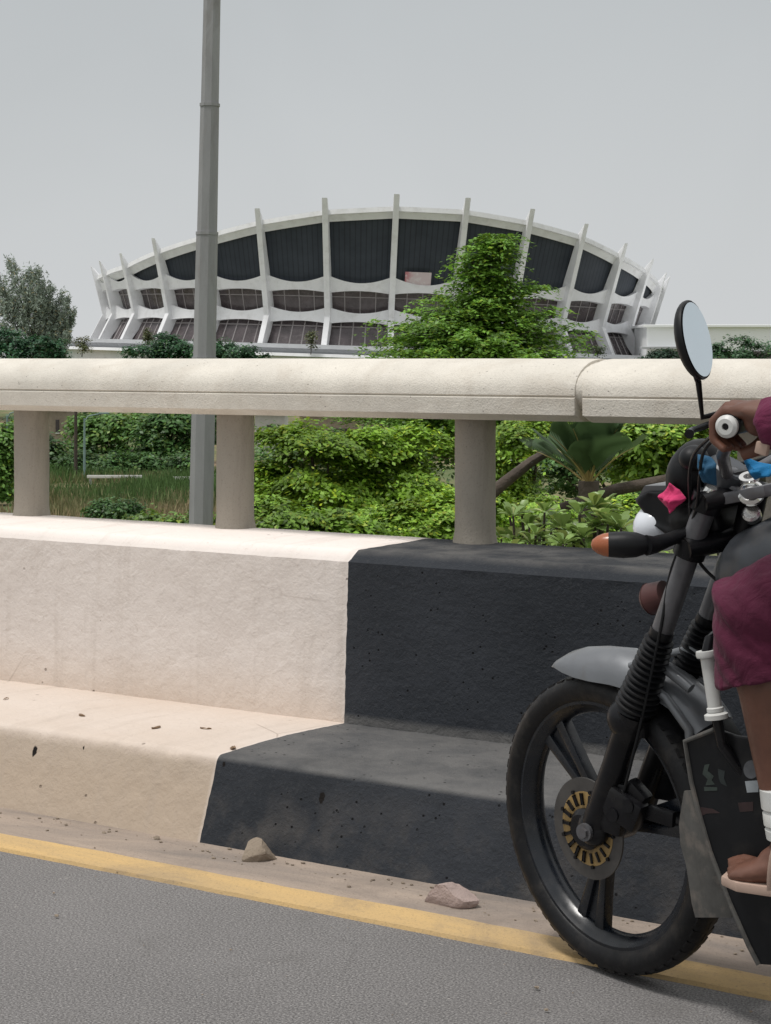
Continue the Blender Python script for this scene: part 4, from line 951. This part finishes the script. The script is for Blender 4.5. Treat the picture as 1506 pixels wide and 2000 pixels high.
# caliper and axle nuts
mb = MB(); c = K(1222, 1578, .085); mb.box(c, (.080, .035, .062), Matrix.Rotation(R(25), 3, 'Y'), .012); mb.box(c+Vector((-.035, .004, -.030)), (.06, .03, .05), Matrix.Rotation(R(10), 3, 'Y'), .012); mb.box(c+Vector((.02, .012, .03)), (.05, .03, .03), Matrix.Rotation(R(40), 3, 'Y'), .008)
for q in ((-.018, -.012), (.018, .010)): mb.tube([c+Vector((q[0], -.020, q[1])), c+Vector((q[0], .02, q[1]))], .013, 12)
mb.box(K(1265, 1585, .07), (.12, .014, .030), Matrix.Rotation(R(6), 3, 'Y'), .005); mb.build('brake_caliper', M['bmetal'], bike)
mb = MB(); a = ax0; mb.tube([a+Vector((0, -.040, 0)), a+Vector((0, .20, 0))], .011, 6); mb.tube([a+Vector((0, -.034, 0)), a+Vector((0, -.026, 0))], .017, 16); mb.build('front_axle', M['greym'], bike)
def fender(name, prof, hw, drop, mat, c=(0, 0, .29), thick=.004, parent=bike, beak=0):
    """curved guard swept round the wheel: (angle, radius, half width factor, skirt factor)"""
    V = []; m = 11
    for (a, r, kw, ks) in prof:
        d = Vector((math.cos(R(a)), 0, math.sin(R(a))))
        row = []
        for k in range(m):
            t = -1+2*k/(m-1); y = hw*kw*math.sin(t*math.pi/2*.98); dr = drop*ks*(1-math.cos(t*math.pi/2*.98))
            row.append(Vector(c)+d*(r-dr)+Vector((0, y, 0)))
        V.append(row)
    mb = MB(); n = len(V); P0 = [p for r in V for p in r]
    P1 = []
    for i, (a, r, kw, ks) in enumerate(prof):
        d = Vector((math.cos(R(a)), 0, math.sin(R(a))))
        for k in range(m):
            t = -1+2*k/(m-1); nn = (d*math.cos(t*1.3)+Vector((0, math.sin(t*1.3), 0))); P1.append(V[i][k]-nn*thick)
    b = n*m; Fc = []
    for i in range(n-1):
        for k in range(m-1):
            Fc.append((i*m+k, i*m+k+1, (i+1)*m+k+1, (i+1)*m+k)); Fc.append((b+i*m+k, b+(i+1)*m+k, b+(i+1)*m+k+1, b+i*m+k+1))
    for i in range(n-1):
        for k in (0, m-1): Fc.append((i*m+k, (i+1)*m+k, b+(i+1)*m+k, b+i*m+k))
    for k in range(m-1):
        for i in (0, n-1): Fc.append((i*m+k, i*m+k+1, b+i*m+k+1, b+i*m+k))
    return mb.add(P0+P1, Fc).build(name, mat, parent, angle=45)
fender('front_mudguard', [(111, .322, .40, .10), (108, .330, .66, .35), (103, .338, .85, .9), (97, .343, .95, 1.3), (90, .346, 1, 1.5), (80, .353, 1, 1.6), (70, .356, 1, 1.5), (60, .357, 1, 1.2), (50, .356, 1, .9), (42, .353, 1, .8)], .060, .040, M['silver'])
fender('mudguard_rear', [(44, .352, 1.0, .8), (36, .350, 1, .8), (26, .346, 1, .8), (16, .342, 1, .8)], .060, .045, M['bplastic'])
mb = MB(); P_ = [[K(x0+(x1-x0)*u, y, .098+.022*math.sin(u*2.6)) for u in (0, .2, .4, .6, .8, 1)] for y, x0, x1 in ((1545, 1336, 1372), (1575, 1331, 1378), (1610, 1326, 1388), (1650, 1329, 1402), (1690, 1340, 1416), (1730, 1346, 1430), (1765, 1351, 1440), (1792, 1358, 1446))]
n6 = len(P_)*6; V6 = [p for r_ in P_ for p in r_]
mb.add(V6+[p+Vector((0, .006, 0)) for p in V6], [(i*6+k, i*6+k+1, i*6+k+7, i*6+k+6) for i in range(len(P_)-1) for k in range(5)]+[(n6+i*6+k, n6+i*6+k+6, n6+i*6+k+7, n6+i*6+k+1) for i in range(len(P_)-1) for k in range(5)]
       +[(i*6+k, i*6+k+6, n6+i*6+k+6, n6+i*6+k) for i in range(len(P_)-1) for k in (0, 5)]+[(i*6+k, i*6+k+1, n6+i*6+k+1, n6+i*6+k) for i in (0, len(P_)-1) for k in range(5)])
fl = mb.build('mud_flap', M['flap'], bike); fl['label'] = 'grey dusty rubber flap behind the front wheel'
mb = MB()
for sg in (1, -1):
    S = (lambda p: Vector(p)) if sg > 0 else mir
    mb.tube([S(K(1255, 1330, .066)), S(K(1300, 1362, .066)), S(K(1345, 1425, .066)), S(K(1352, 1500, .066))], .0085, 10)
    mb.tube([S(K(1230, 1300, .062)), S(K(1285, 1290, .062)), S(K(1350, 1345, .062))], [.006, .013, .010], 10)
mb.build('mudguard_stay', M['silver'], bike)
# headlamp, cowl, visor, instrument pod
mb = MB(); mb.prism([(.108, -.050, .934), (.150, -.068, .950), (.225, -.070, .957), (.240, -.065, .872), (.200, -.068, .866), (.158, -.070, .892)], (0, .126, 0), .012); mb.ell((.225, 0, .90), (.060, .072, .050), Matrix.Rotation(R(-10), 3, 'Y')); mb.ell((.232, 0, .965), (.046, .070, .062), Matrix.Rotation(R(20), 3, 'Y'))
mb.box((.255, 0, .90), (.08, .11, .07), Matrix.Rotation(R(-20), 3, 'Y'), .02)
link('headlamp_cowl', remesh(mb, .004, 2), M['bplastic'], bike, angle=None)
mb = MB(); mb.ell((.146, 0, .880), (.050, .074, .048), Matrix.Rotation(R(-25), 3, 'Y')); mb.build('headlight', M['lampw'], bike)
mb = MB(); mb.prism([(.110, -.040, .930), (.146, -.062, .962), (.215, -.062, .966), (.205, -.055, .930)], (0, .104, 0), .006); mb.build('visor', M['silver'], bike)
mb = MB(); mb.ell(K(1345, 925, .05)+Vector((.0, .02, 0)), (.046, .062, .066), Matrix.Rotation(R(25), 3, 'Y')); mb.ell(K(1355, 895, .08), (.026, .03, .024)); mb.build('instrument_pod', M['bplastic'], bike)
mb = MB(); c = K(1420, 930, .03); mb.lathe(c, (.55, 0, .83), [(0, -.03), (.034, -.03), (.042, .0), (.042, .018), (.038, .022), (0, .022)], 26); mb.build('speedometer', M['tank'], bike)
# indicators
for sg in (1, -1):
    S = (lambda p: Vector(p)) if sg > 0 else mir
    tip = K(1154, 1064, .215); mid = K(1228, 1068, .20); root_ = K(1278, 1064, .15); base = K(1345, 1040, .08)
    mb = MB(); mb.tube([S(base), S(root_.lerp(base, .4)), S(root_), S(root_.lerp(mid, .3))], [.012, .013, .016, .019], 12); mb.build('indicator_stalk', M['bplastic'], bike)
    mb = MB(); d = (tip-root_); prof = [(.008, 0), (.016, .015), (.0225, .035), (.0245, .060), (.0225, .090)]; k = d.length/.125
    mb.lathe(S(root_), S(d), [(r, h*k) for r, h in prof], 20); o = mb.build('indicator', M['bplastic'], bike)
    mb = MB(); mb.lathe(S(root_), S(d), [(.0224, .088*k), (.0205, .100*k), (.016, .112*k), (.009, .122*k), (0, .125*k)], 20); mb.build('lens', M['orange'], o)
mb = MB(); mb.tube([K(1270, 1170, .03), K(1300, 1160, .03)], [.030, .026], 18); mb.tube([K(1262, 1172, .03), K(1270, 1170, .03)], [.022, .031], 18); mb.build('horn', M['maroonh'], bike)
# handlebar, grips, levers, mirrors
GP = K(1423, 832, .388)
for_bar = [Vector((.315, 0, .985)), Vector((.325, -.06, .99)), Vector((.375, -.15, 1.035)), Vector((.44, -.215, 1.09)), Vector((GP.x-.03, -.27, GP.z)), Vector((GP.x, -.375, GP.z))]
mb = MB(); pts = for_bar[::-1]+[mir(p) for p in for_bar[1:]]; mb.tube(pts, .0115, 14); mb.build('handlebar', M['greym'], bike)
mb = MB(); mb.box((.315, 0, .972), (.05, .11, .045), None, .01); mb.build('bar_clamp', M['bmetal'], bike)
for sg in (1, -1):
    S = (lambda p: Vector(p)) if sg > 0 else mir
    g0 = Vector((GP.x-.018, -.285, GP.z)); g1 = Vector((GP.x, -.385, GP.z)); mb = MB()
    mb.tube([S(g0.lerp(g1, t)) for t in (0, .04, .06, .5, .94, 1)], [.021, .021, .0165, .0165, .0165, .019], 16); o = mb.build('handgrip', M['bplastic'], bike)
    e = g1+(g1-g0).normalized()*.004; ad = (g1-g0).normalized()
    mb = MB(); mb.lathe(S(e), S(ad), [(.016, -.004), (.0185, .004), (.0185, .010), (.013, .015), (.006, .015), (.006, .010), (0, .010)], 24); be = mb.build('bar_end', M['wmetal'], o)
    mb = MB(); mb.lathe(e, ad, [(0, .0105), (.0048, .0105), (.0048, .0125), (0, .0125)], 14) if sg > 0 else mb.lathe(mir(e), mir(ad), [(0, .0105), (.0048, .0105), (.0048, .0125), (0, .0125)], 14); mb.build('bar_end_screw', M['bmetal'], o)
    mb = MB(); mb.box(S((GP.x-.03, -.262, GP.z+.002)), (.045, .04, .045), None, .01); mb.tube([S((GP.x-.045, -.26, GP.z)), S((GP.x-.085, -.29, GP.z-.004)), S((GP.x-.088, -.36, GP.z-.012)), S((GP.x-.07, -.395, GP.z-.014))], [.008, .006, .0055, .008], 10); mb.build('lever', M['bmetal'], bike)
    m0 = Vector((GP.x-.04, -.275, GP.z+.02)); mc = K(1357, 664, .335)
    ms = [m0, K(1372, 815, .31), K(1364, 745, .325), mc+Vector((.002, 0, -.065)), mc+Vector((-.012, 0, -.02))]
    mb = MB(); mb.tube([S(p) for p in ms], [.006, .0055, .0055, .005, .006], 10); mo = mb.build('mirror', M['bmetal'], bike)
    rot = Matrix.Rotation(R(12), 3, 'Z') @ Matrix.Rotation(R(-11), 3, 'Y'); n_ = rot @ Vector((1, 0, 0))
    if sg < 0: n_ = mir(n_)
    mb = MB(); bm = bmesh.new(); bmesh.ops.create_uvsphere(bm, u_segments=36, v_segments=18, radius=1)
    for v in bm.verts: v.co.x = min(v.co.x, .16)
    rm = rot if sg > 0 else Matrix.Diagonal((1, -1, 1)) @ rot @ Matrix.Diagonal((1, -1, 1))
    bm.transform(Matrix.Translation(S(mc)) @ rm.to_4x4() @ Matrix.Rotation(R(-8*sg), 4, 'X') @ Matrix.Diagonal((.024, .062, .067, 1))); mb.take(bm); mb.build('mirror_shell', M['bplastic'], mo)
    mb = MB(); bm = bmesh.new(); bmesh.ops.create_circle(bm, cap_ends=True, segments=40, radius=1)
    bm.transform(Matrix.Translation(S(mc)+n_*.0055) @ rm.to_4x4() @ Matrix.Rotation(R(-8*sg), 4, 'X') @ Matrix.Diagonal((1, .058, .0625, 1)) @ Matrix.Rotation(R(90), 4, 'Y')); mb.take(bm); mb.build('mirror_glass', M['mirror'], mo)
# cables
mb = MB()
for a in ([K(1398, 845, .30), K(1352, 895, .20), K(1348, 985, .10), K(1362, 1090, .06), K(1420, 1150, .04)], [K(1405, 850, .30), K(1372, 890, .2), K(1358, 1000, .1), K(1312, 1110, .09), K(1290, 1230, .10), K(1250, 1420, .10), K(1215, 1560, .09)], [mir(K(1400, 845, .30)), Vector((.30, .1, 1.0)), Vector((.22, .05, .98)), Vector((.26, .04, .82)), Vector((.42, .04, .76))]):
    P_ = [Vector(p) for p in a]; q = []
    for i in range(len(P_)-1):
        p0, p1, p2, p3 = P_[max(0, i-1)], P_[i], P_[i+1], P_[min(len(P_)-1, i+2)]
        for t in np.linspace(0, 1, 7)[:-1]: q.append(.5*((2*p1)+(p2-p0)*t+(2*p0-5*p1+4*p2-p3)*t*t+(3*p1-p0-3*p2+p3)*t**3))
    mb.tube(q+[P_[-1]], .0031, 8)
mb.build('control_cables', M['bplastic'], bike)
# ignition lock and cap between the bars
mb = MB(); c = K(1470, 968, .06); axd = Vector((.25, -.80, .55)); mb.lathe(c, axd, [(0, 0), (.021, 0), (.024, .006), (.024, .012), (.019, .016), (.015, .013), (.010, .013), (.008, .018), (0, .018)], 26); mb.lathe(c+Vector((-.004, .002, -.034)), axd, [(0, -.01), (.016, -.01), (.017, .006), (.013, .010), (0, .010)], 20); mb.lathe(c+Vector((-.012, .01, .030)), Vector((.1, -.4, .9)), [(.010, -.004), (.018, -.004), (.018, .004), (.010, .004)], 22, closed=True); mb.build('ignition_lock', M['chrome'], bike)
mb = MB(); mb.box((.365, -.02, .955), (.10, .12, .022), Matrix.Rotation(R(-12), 3, 'Y'), .006); mb.box((.33, -.045, .962), (.05, .03, .018), Matrix.Rotation(R(18), 3, 'Y'), .005); mb.build('top_yoke', M['greym'], bike)
# tank, seat, frame, engine and the rest behind
def loft(name, secs, mat, parent=bike, seg=28, pw=.8):
    """secs: (x, z centre, half width, half height up, half height down)"""
    V = []; n = len(secs)
    for (x, zc, hw, hu, hd) in secs:
        for k in range(seg):
            a = 2*math.pi*k/seg; cy, sz = math.cos(a), math.sin(a)
            V.append((x, hw*math.copysign(abs(cy)**pw, cy), zc+(hu if sz > 0 else hd)*math.copysign(abs(sz)**pw, sz)))
    Fc = [(i*seg+k, i*seg+(k+1) % seg, (i+1)*seg+(k+1) % seg, (i+1)*seg+k) for i in range(n-1) for k in range(seg)] + [tuple(range(seg)), tuple((n-1)*seg+k for k in range(seg))]
    return MB().add(V, Fc).build(name, mat, parent, angle=50)
loft('fuel_tank', [(.300, .800, .045, .03, .02), (.310, .805, .085, .05, .035), (.34, .815, .115, .072, .05), (.40, .83, .135, .085, .065), (.48, .835, .145, .095, .075), (.58, .83, .135, .092, .07), (.68, .82, .105, .07, .05), (.76, .80, .07, .04, .03), (.78, .795, .03, .02, .02)], M['tank'])
mb = MB(); mb.prism([(.345, -.118, .770), (.42, -.130, .795), (.52, -.130, .79), (.53, -.12, .71), (.44, -.11, .69), (.37, -.11, .72)], (0, .02, 0), .006); mb.prism([(.345, .098, .770), (.42, .110, .795), (.52, .110, .79), (.53, .10, .71), (.44, .09, .69), (.37, .09, .72)], (0, .02, 0), .006); mb.build('side_panel', M['tank'], bike)
loft('seat', [(.70, .80, .05, .02, .03), (.73, .805, .10, .03, .05), (.85, .80, .13, .035, .06), (1.05, .815, .14, .04, .05), (1.30, .84, .135, .045, .05), (1.42, .855, .10, .035, .04), (1.45, .86, .04, .015, .02)], M['seatm'])
mb = MB()
mb.tube([(.33, 0, .90), (.37, 0, .72), (.41, 0, .50), (.46, 0, .24)], .020, 12); mb.tube([(.33, 0, .84), (.60, 0, .74), (.86, 0, .72)], .022, 12)
for s_ in (-1, 1):
    mb.tube([(.46, .02*s_, .24), (.62, .09*s_, .20), (.84, .09*s_, .26), (.88, .10*s_, .50), (.86, .09*s_, .72), (1.40, .10*s_, .80)], .015, 10); mb.tube([(.84, .08*s_, .32), (1.27, .085*s_, .29)], .018, 10); mb.tube([(1.16, .12*s_, .34), (1.02, .12*s_, .72)], .024, 12)
mb.build('frame', M['bmetal'], bike)
mb = MB(); mb.box((.64, 0, .32), (.34, .20, .20), None, .04)
for k in range(7): mb.box((.52-.004*k, 0, .44+.022*k), (.14, .17, .009), Matrix.Rotation(R(-12), 3, 'Y'), .003)
mb.tube([(.52, 0, .42), (.49, 0, .60)], .055, 20); mb.lathe((.66, -.10, .31), (0, -1, 0), [(.085, 0), (.08, .03), (.06, .045), (0, .045)], 24); mb.build('engine', M['greym'], bike)
mb = MB(); mb.tube([(.46, .04, .50), (.40, .07, .42), (.44, .10, .22), (.70, .13, .18), (.95, .16, .24)], .020, 12); mb.tube([(.95, .16, .24), (1.45, .19, .36)], [.03, .045], 18); mb.build('exhaust_pipe', M['chrome'], bike)
fender('rear_mudguard', [(150, .36, 1, .5), (120, .37, 1, .5), (90, .38, 1, .5), (60, .38, 1, .5), (30, .37, 1, .4), (5, .36, 1, .3)], .075, .05, M['bplastic'], c=(1.27, 0, .29))
mb = MB(); mb.box((1.50, 0, .80), (.06, .16, .07), None, .02); mb.build('tail_light', M['red'], bike)
mb = MB(); mb.box((.64, -.26, .275), (.035, .13, .026), None, .008); mb.box((.64, .26, .275), (.035, .13, .026), None, .008); mb.tube([(.64, -.20, .27), (.64, .20, .27)], .010, 10); mb.build('foot_peg', M['bplastic'], bike)
# crash guard with its white sleeve, and the black leg shield
for sg in (1, -1):
    S = (lambda p: Vector(p)) if sg > 0 else mir
    a = K(1380, 1274, .17); b = K(1399, 1398, .17)
    mb = MB(); mb.tube([S(Vector((.36, -.02, .70))), S(Vector((.33, -.10, .715))), S(a+Vector((0, .01, .02))), S(a), S(b), S(b+Vector((.01, .0, -.05))), S(Vector((.42, -.12, .42))), S(Vector((.46, -.03, .36)))], .0095, 12); cg = mb.build('crash_guard', M['bmetal'], bike)
    mb = MB(); d = (b-a).normalized(); Lg = (b-a).length
    mb.lathe(S(a), S(d), [(0, -.003), (.0185, -.003), (.0195, .004), (.0185, .008), (.0125, .010), (.0125, Lg-.016), (.015, Lg-.014), (.015, Lg-.008), (.013, Lg-.007), (.021, Lg-.003), (.021, Lg+.005), (0, Lg+.006)], 22); mb.build('sleeve', M['wmetal'], cg)
    poly = [K(x, y, .155) for x, y in ((1337, 1447), (1398, 1424), (1436, 1437), (1506, 1447), (1560, 1475), (1590, 1600), (1588, 1850), (1540, 1888), (1482, 1884), (1462, 1848), (1424, 1762), (1386, 1662), (1363, 1582), (1349, 1525))]
    mb = MB(); mb.prism([S(p) for p in poly], (0, .010*sg, 0), .003); sh = mb.build('leg_shield', M['bplastic'], bike, smooth=False)
    mb = MB(); mb.tube([S(K(x, y, .156)) for x, y in ((1398, 1424), (1338, 1448), (1350, 1525), (1364, 1582), (1387, 1662), (1425, 1762), (1463, 1848), (1482, 1884))], .0045, 8); mb.build('edging', M['flap'], sh)
    if sg > 0:
        def sticker(cx, cy, pts, mat):
            P_ = [K(cx+x, cy+y, .1556) for x, y in pts]; mb = MB(); mb.prism(P_, (0, .0006, 0)); return mb.build('sticker', mat, sh, smooth=False)
        circ = lambda r, n=20, k=1.2: [(r*math.cos(2*math.pi*i/n), k*r*math.sin(2*math.pi*i/n)) for i in range(n)]
        sticker(1467, 1503, circ(15), M['stk1']); sticker(1469, 1536, [(-14, -10), (13, -12), (12, 11), (-10, 12)], M['stk2'])
        sticker(1380, 1512, [(-4, -18), (6, -20), (2, -6), (14, 4), (10, 12), (16, 20), (-2, 22), (2, 10), (-8, 0)], M['stk3']); sticker(1408, 1518, [(-6, -16), (8, -12), (6, 2), (12, 18), (0, 12), (-4, 2)], M['stk4']); sticker(1389, 1541, [(-14, -4), (12, -3), (12, 3), (-13, 4)], M['stk3'])
        sticker(1372, 1584, [(-14, -9), (20, -4), (34, 4), (8, 5), (-8, 12)], M['stk5']); sticker(1457, 1574, [(-16, -6), (14, -8), (14, 10), (-12, 12)], M['stk5'])

# bits of cloth tied to the bike
def scrap(poly, l, mat, label, seed, amp=.012):
    """crumpled piece of cloth: rings shrunk towards the middle, thrown into folds, with a real thickness"""
    P_ = []; n0 = len(poly)
    for i in range(n0):
        a, b = poly[i], poly[(i+1) % n0]
        for t in (0, .25, .5, .75): P_.append(K(a[0]+(b[0]-a[0])*t, a[1]+(b[1]-a[1])*t, l))
    n = len(P_); c = sum(P_, Vector())/n; V = []; rings = 8
    for k in range(rings):
        u = 1-k/rings
        for p in P_:
            q = c+(p-c)*u; f = noise.noise(q*38+Vector((seed, 0, 0)))+.7*abs(noise.noise(q*75+Vector((0, seed, 0))))
            q = q+Vector((.35*f*amp, -amp*(1.5*f+1.1*(1-u*u)), .3*f*amp))+(p-c)*.10*noise.noise(p*60+Vector((0, 0, seed))); V.append(q)
    V.append(c+Vector((0, -amp*1.3, 0))); m = len(V)
    V += [v+Vector((0, .0025, 0)) for v in V]
    top = [(k*n+i, k*n+(i+1) % n, (k+1)*n+(i+1) % n, (k+1)*n+i) for k in range(rings-1) for i in range(n)]+[((rings-1)*n+i, (rings-1)*n+(i+1) % n, m-1) for i in range(n)]
    Fc = top+[tuple(m+x for x in f[::-1]) for f in top]+[(i, m+i, m+(i+1) % n, (i+1) % n) for i in range(n)]
    o = MB().add(V, Fc).build('tied_cloth', mat, angle=None); o.location = BK_T; o.rotation_euler = BK_E
    return tag(o, label, 'cloth', 'cloths tied to the motorcycle')
scrap([(1308, 944), (1326, 956), (1337, 974), (1322, 992), (1313, 1004), (1298, 986), (1286, 970), (1296, 958)], .098, M['pink'], 'pink cloth scrap tied beside the headlamp', 3)
scrap([(1362, 886), (1386, 892), (1404, 908), (1398, 948), (1376, 944), (1366, 922)], .15, M['blue2'], 'dull blue cloth wound round the handlebar under the hand', 5)
scrap([(1450, 890), (1478, 902), (1512, 908), (1508, 932), (1474, 938), (1456, 916)], .125, M['blue'], 'bright blue cloth in front of the fuel tank at the picture edge', 8)

# rider
def person():
    hip = Vector((.88, -.10, .885)); knee = Vector((.445, -.20, .770)); ank = Vector((.515, -.20, .405))
    sh = Vector((.865, -.168, 1.365)); el = Vector((.815, -.37, 1.135)); wr = Vector((GP.x+.085, -.362, GP.z+.006))
    mb = MB()
    mb.tube([(.90, 0, .84), (.89, 0, .95), (.88, 0, 1.10), (.865, 0, 1.27), (.868, 0, 1.36), (.875, 0, 1.415)], [(.12, .165), (.115, .155), (.105, .145), (.115, .165), (.085, .145), (.05, .07)], 24, up=(1, 0, 0))
    mb.tube([(.87, 0, 1.38), (.857, 0, 1.46), (.840, 0, 1.53)], [.062, .056, .055], 18)
    hd = Vector((.820, 0, 1.600))
    mb.ell(hd+Vector((.02, 0, .02)), (.098, .077, .105)); mb.ell(hd+Vector((-.035, 0, -.055)), (.062, .056, .062)); mb.tube([hd+Vector((-.082, 0, .018)), hd+Vector((-.105, 0, -.022))], [.010, .018], 10); mb.ell(hd+Vector((-.085, 0, -.062)), (.016, .028, .012)); mb.ell(hd+Vector((-.07, 0, .032)), (.026, .058, .012))
    for S in (Vector, mir):
        mb.ell(S(hd+Vector((.018, -.078, -.005))), (.022, .010, .034)); mb.ell(S(hd+Vector((-.055, -.040, -.025))), (.026, .022, .022))
        mb.tube([S(sh+Vector((.0, .05, .0))), S(sh), S(sh.lerp(el, .3)), S(sh.lerp(el, .8)), S(el), S(el.lerp(wr, .3)), S(el.lerp(wr, .8)), S(wr)], [.06, .058, .050, .042, .042, .043, .032, .028], 18)
        mb.tube([S(hip), S(hip.lerp(knee, .3)), S(hip.lerp(knee, .75)), S(knee), S(knee.lerp(ank, .12)), S(knee.lerp(ank, .33)+Vector((.018, 0, 0))), S(knee.lerp(ank, .65)+Vector((.006, 0, 0))), S(ank), S(ank+Vector((.012, 0, -.045)))], [.085, .080, .066, .060, .056, .056, .044, .036, .036], 20)
        SF = lambda p, S=S: S(Vector(p)+Vector((.020, 0, .010)))
        # foot with heel and five toes
        f0 = Vector((.555, -.203, .335)); f1 = Vector((.425, -.210, .318))
        mb.tube([SF(f0+Vector((.012, 0, .004))), SF(f0), SF(f0.lerp(f1, .5)+Vector((0, 0, .012))), SF(f1), SF(f1+Vector((-.02, 0, -.004)))], [(.024, .022), (.032, .030), (.030, .036), (.019, .043), (.015, .042)], 16, up=(0, 0, 1))
        mb.tube([SF(ank+Vector((0, 0, -.01))), SF(Vector((.50, -.205, .355))), SF(Vector((.455, -.208, .330)))], [.034, .036, .028], 14)
        for i in range(5):
            y = -.172-.017*i; l_ = (.052, .046, .042, .035, .028)[i]; r_ = (.0135, .010, .0095, .009, .009)[i]; x0 = .408+.004*i
            mb.tube([SF((x0+.02, y, .316)), SF((x0-l_*.45, y, .317)), SF((x0-l_, y, .309))], [r_, r_*1.05, r_*.8], 10)
        # palm and five fingers closed over the grip
        g = Vector((GP.x, 0, GP.z)); kn = [(-.318, .018), (-.338, .021), (-.358, .020), (-.376, .016)]
        mb.tube([S(wr+Vector((.012, 0, 0))), S(wr+Vector((-.018, .002, .010))), S(g+Vector((.034, -.350, .022))), S(g+Vector((.008, -.347, .025)))], [(.027, .030), (.024, .034), (.019, .042), (.013, .040)], 16, up=(0, 0, 1))
        mb.ell(S(g+Vector((.034, -.348, .004))), (.022, .036, .024))
        for i, (y, h) in enumerate(kn):
            r_ = (.0105, .011, .0105, .009)[i]; e = (0, .005, .003, -.004)[i]
            mb.tube([S(g+Vector((.016, y, h+.004))), S(g+Vector((-.016-e, y, h+.007))), S(g+Vector((-.039-e, y-.001, .006))), S(g+Vector((-.036, y-.001, -.024))), S(g+Vector((-.014, y, -.042)))], [r_*1.1, r_*1.08, r_, r_*.92, r_*.75], 12)
        mb.tube([S(g+Vector((.042, -.322, .004))), S(g+Vector((.036, -.316, -.020))), S(g+Vector((.018, -.330, -.040))), S(g+Vector((-.006, -.345, -.052)))], [.018, .016, .014, .010], 12)
    body = link('person', remesh(mb, .0042, 5), M['skin'], angle=None); body.location = BK_T; body.rotation_euler = BK_E
    tag(body, 'motorcycle rider in maroon shirt and shorts and brown sandals with left hand on grip', 'person')
    fold = lambda c: .0045*noise.noise(Vector((c.x*14+c.z*16, c.y*10, c.z*7-c.x*6)))+.003*noise.noise(c*45)
    def deep(c):
        al = .8*c.x-.6*c.z; pe = .6*c.x+.8*c.z; w_ = noise.noise(Vector((al*4, c.y*6, 3)))*.5
        a = abs(noise.noise(Vector((pe*17+w_, al*3.2, c.y*5)))); b = abs(noise.noise(Vector((pe*34+w_*2, al*6, c.y*8+4))))
        return .015*(a-.25)+.008*(b-.2)+.0012*noise.noise(c*70)
    deep0 = lambda c: (lambda v: -.017*max(0, v-.08)*2+.006*v)(noise.noise(Vector((c.x*9+c.z*22, c.y*8, c.z*5-c.x*3))))+.0016*noise.noise(c*60)
    mb = MB()
    mb.tube([(.90, 0, .875), (.885, 0, .95), (.88, 0, 1.10), (.865, 0, 1.27), (.868, 0, 1.365), (.872, 0, 1.405), (.872, 0, 1.432)], [(.15, .185), (.135, .18), (.125, .17), (.13, .18), (.105, .165), (.085, .12), (.066, .075)], 24, up=(1, 0, 0))
    for S in (Vector, mir):
        cuff = wr+Vector((-.028, 0, -.002))
        mb.tube([S(sh+Vector((.0, .06, .0))), S(sh), S(sh.lerp(el, .4)), S(el+Vector((.004, 0, -.004))), S(el.lerp(wr, .5)), S(cuff)], [.068, .066, .062, .058, .050, .042], 20)
    link('shirt', remesh(mb, .006, 3, fold), M['maroon2'], body, angle=None)
    mb = MB(); mb.tube([(.90, 0, .80), (.90, 0, .88), (.89, 0, .95)], [(.155, .19), (.15, .19), (.14, .18)], 22, up=(1, 0, 0))
    for S in (Vector, mir):
        hem = knee.lerp(ank, .30)+Vector((.012, 0, .0))
        mb.tube([S(hip+Vector((.0, 0, -.01))), S(hip.lerp(knee, .4)), S(hip.lerp(knee, .8)), S(knee+Vector((.006, 0, -.004))), S(knee.lerp(ank, .15)+Vector((.01, 0, 0))), S(hem)], [.112, .102, .090, .082, .081, .083], 24)
    link('shorts', remesh(mb, .005, 3, deep), M['maroon'], body, angle=None)
    for S in (Vector, mir):
        mb = MB(); out = [(.385, -.175), (.372, -.205), (.380, -.240), (.42, -.256), (.49, -.245), (.56, -.238), (.592, -.220), (.596, -.195), (.575, -.172), (.49, -.172), (.43, -.160)]
        mb.prism([S((x+.020, y, .302)) for x, y in out], (0, 0, .017), .004); so_ = mb.build('sandal', M['sole'], body)
        mb = MB(); arch = [S((.498+.012*math.cos(t), -.210-.047*math.cos(t), .320+.058*math.sin(t))) for t in np.linspace(0, math.pi, 12)]
        mb.tube(arch, [(.004, .016)]*12, 8); mb.build('strap', M['sole'], so_)
    mb = MB(); a = ank+Vector((-.002, 0, .065)); b = ank+Vector((.004, 0, -.004)); mb.lathe(b, a-b, [(.034, -.006), (.044, -.004), (.045, .012), (.042, .016), (.046, .020), (.046, .040), (.043, .044), (.047, .048), (.047, .080), (.038, .084)], 22); mb.build('ankle_wrap', M['wmetal'], body)
    mb = MB(); c = K(1489, 876, .385); mb.box(c, (.022, .010, .020), Matrix.Rotation(R(15), 3, 'Y'), .003); mb.build('cuff_tab', M['sole'], body)
    mb = MB(); mb.ell(hd+Vector((.03, 0, .035)), (.100, .081, .098)); bm = None; link('hair', remesh(mb, .006, 1, lambda c: .002*noise.noise(c*200)), M['hair'], body, angle=None)
    for s_ in (-1, 1):
        mb = MB(); mb.ell(hd+Vector((-.077, .032*s_, .010)), (.012, .014, .009)); mb.build('eye', M['eye'], body)
person()
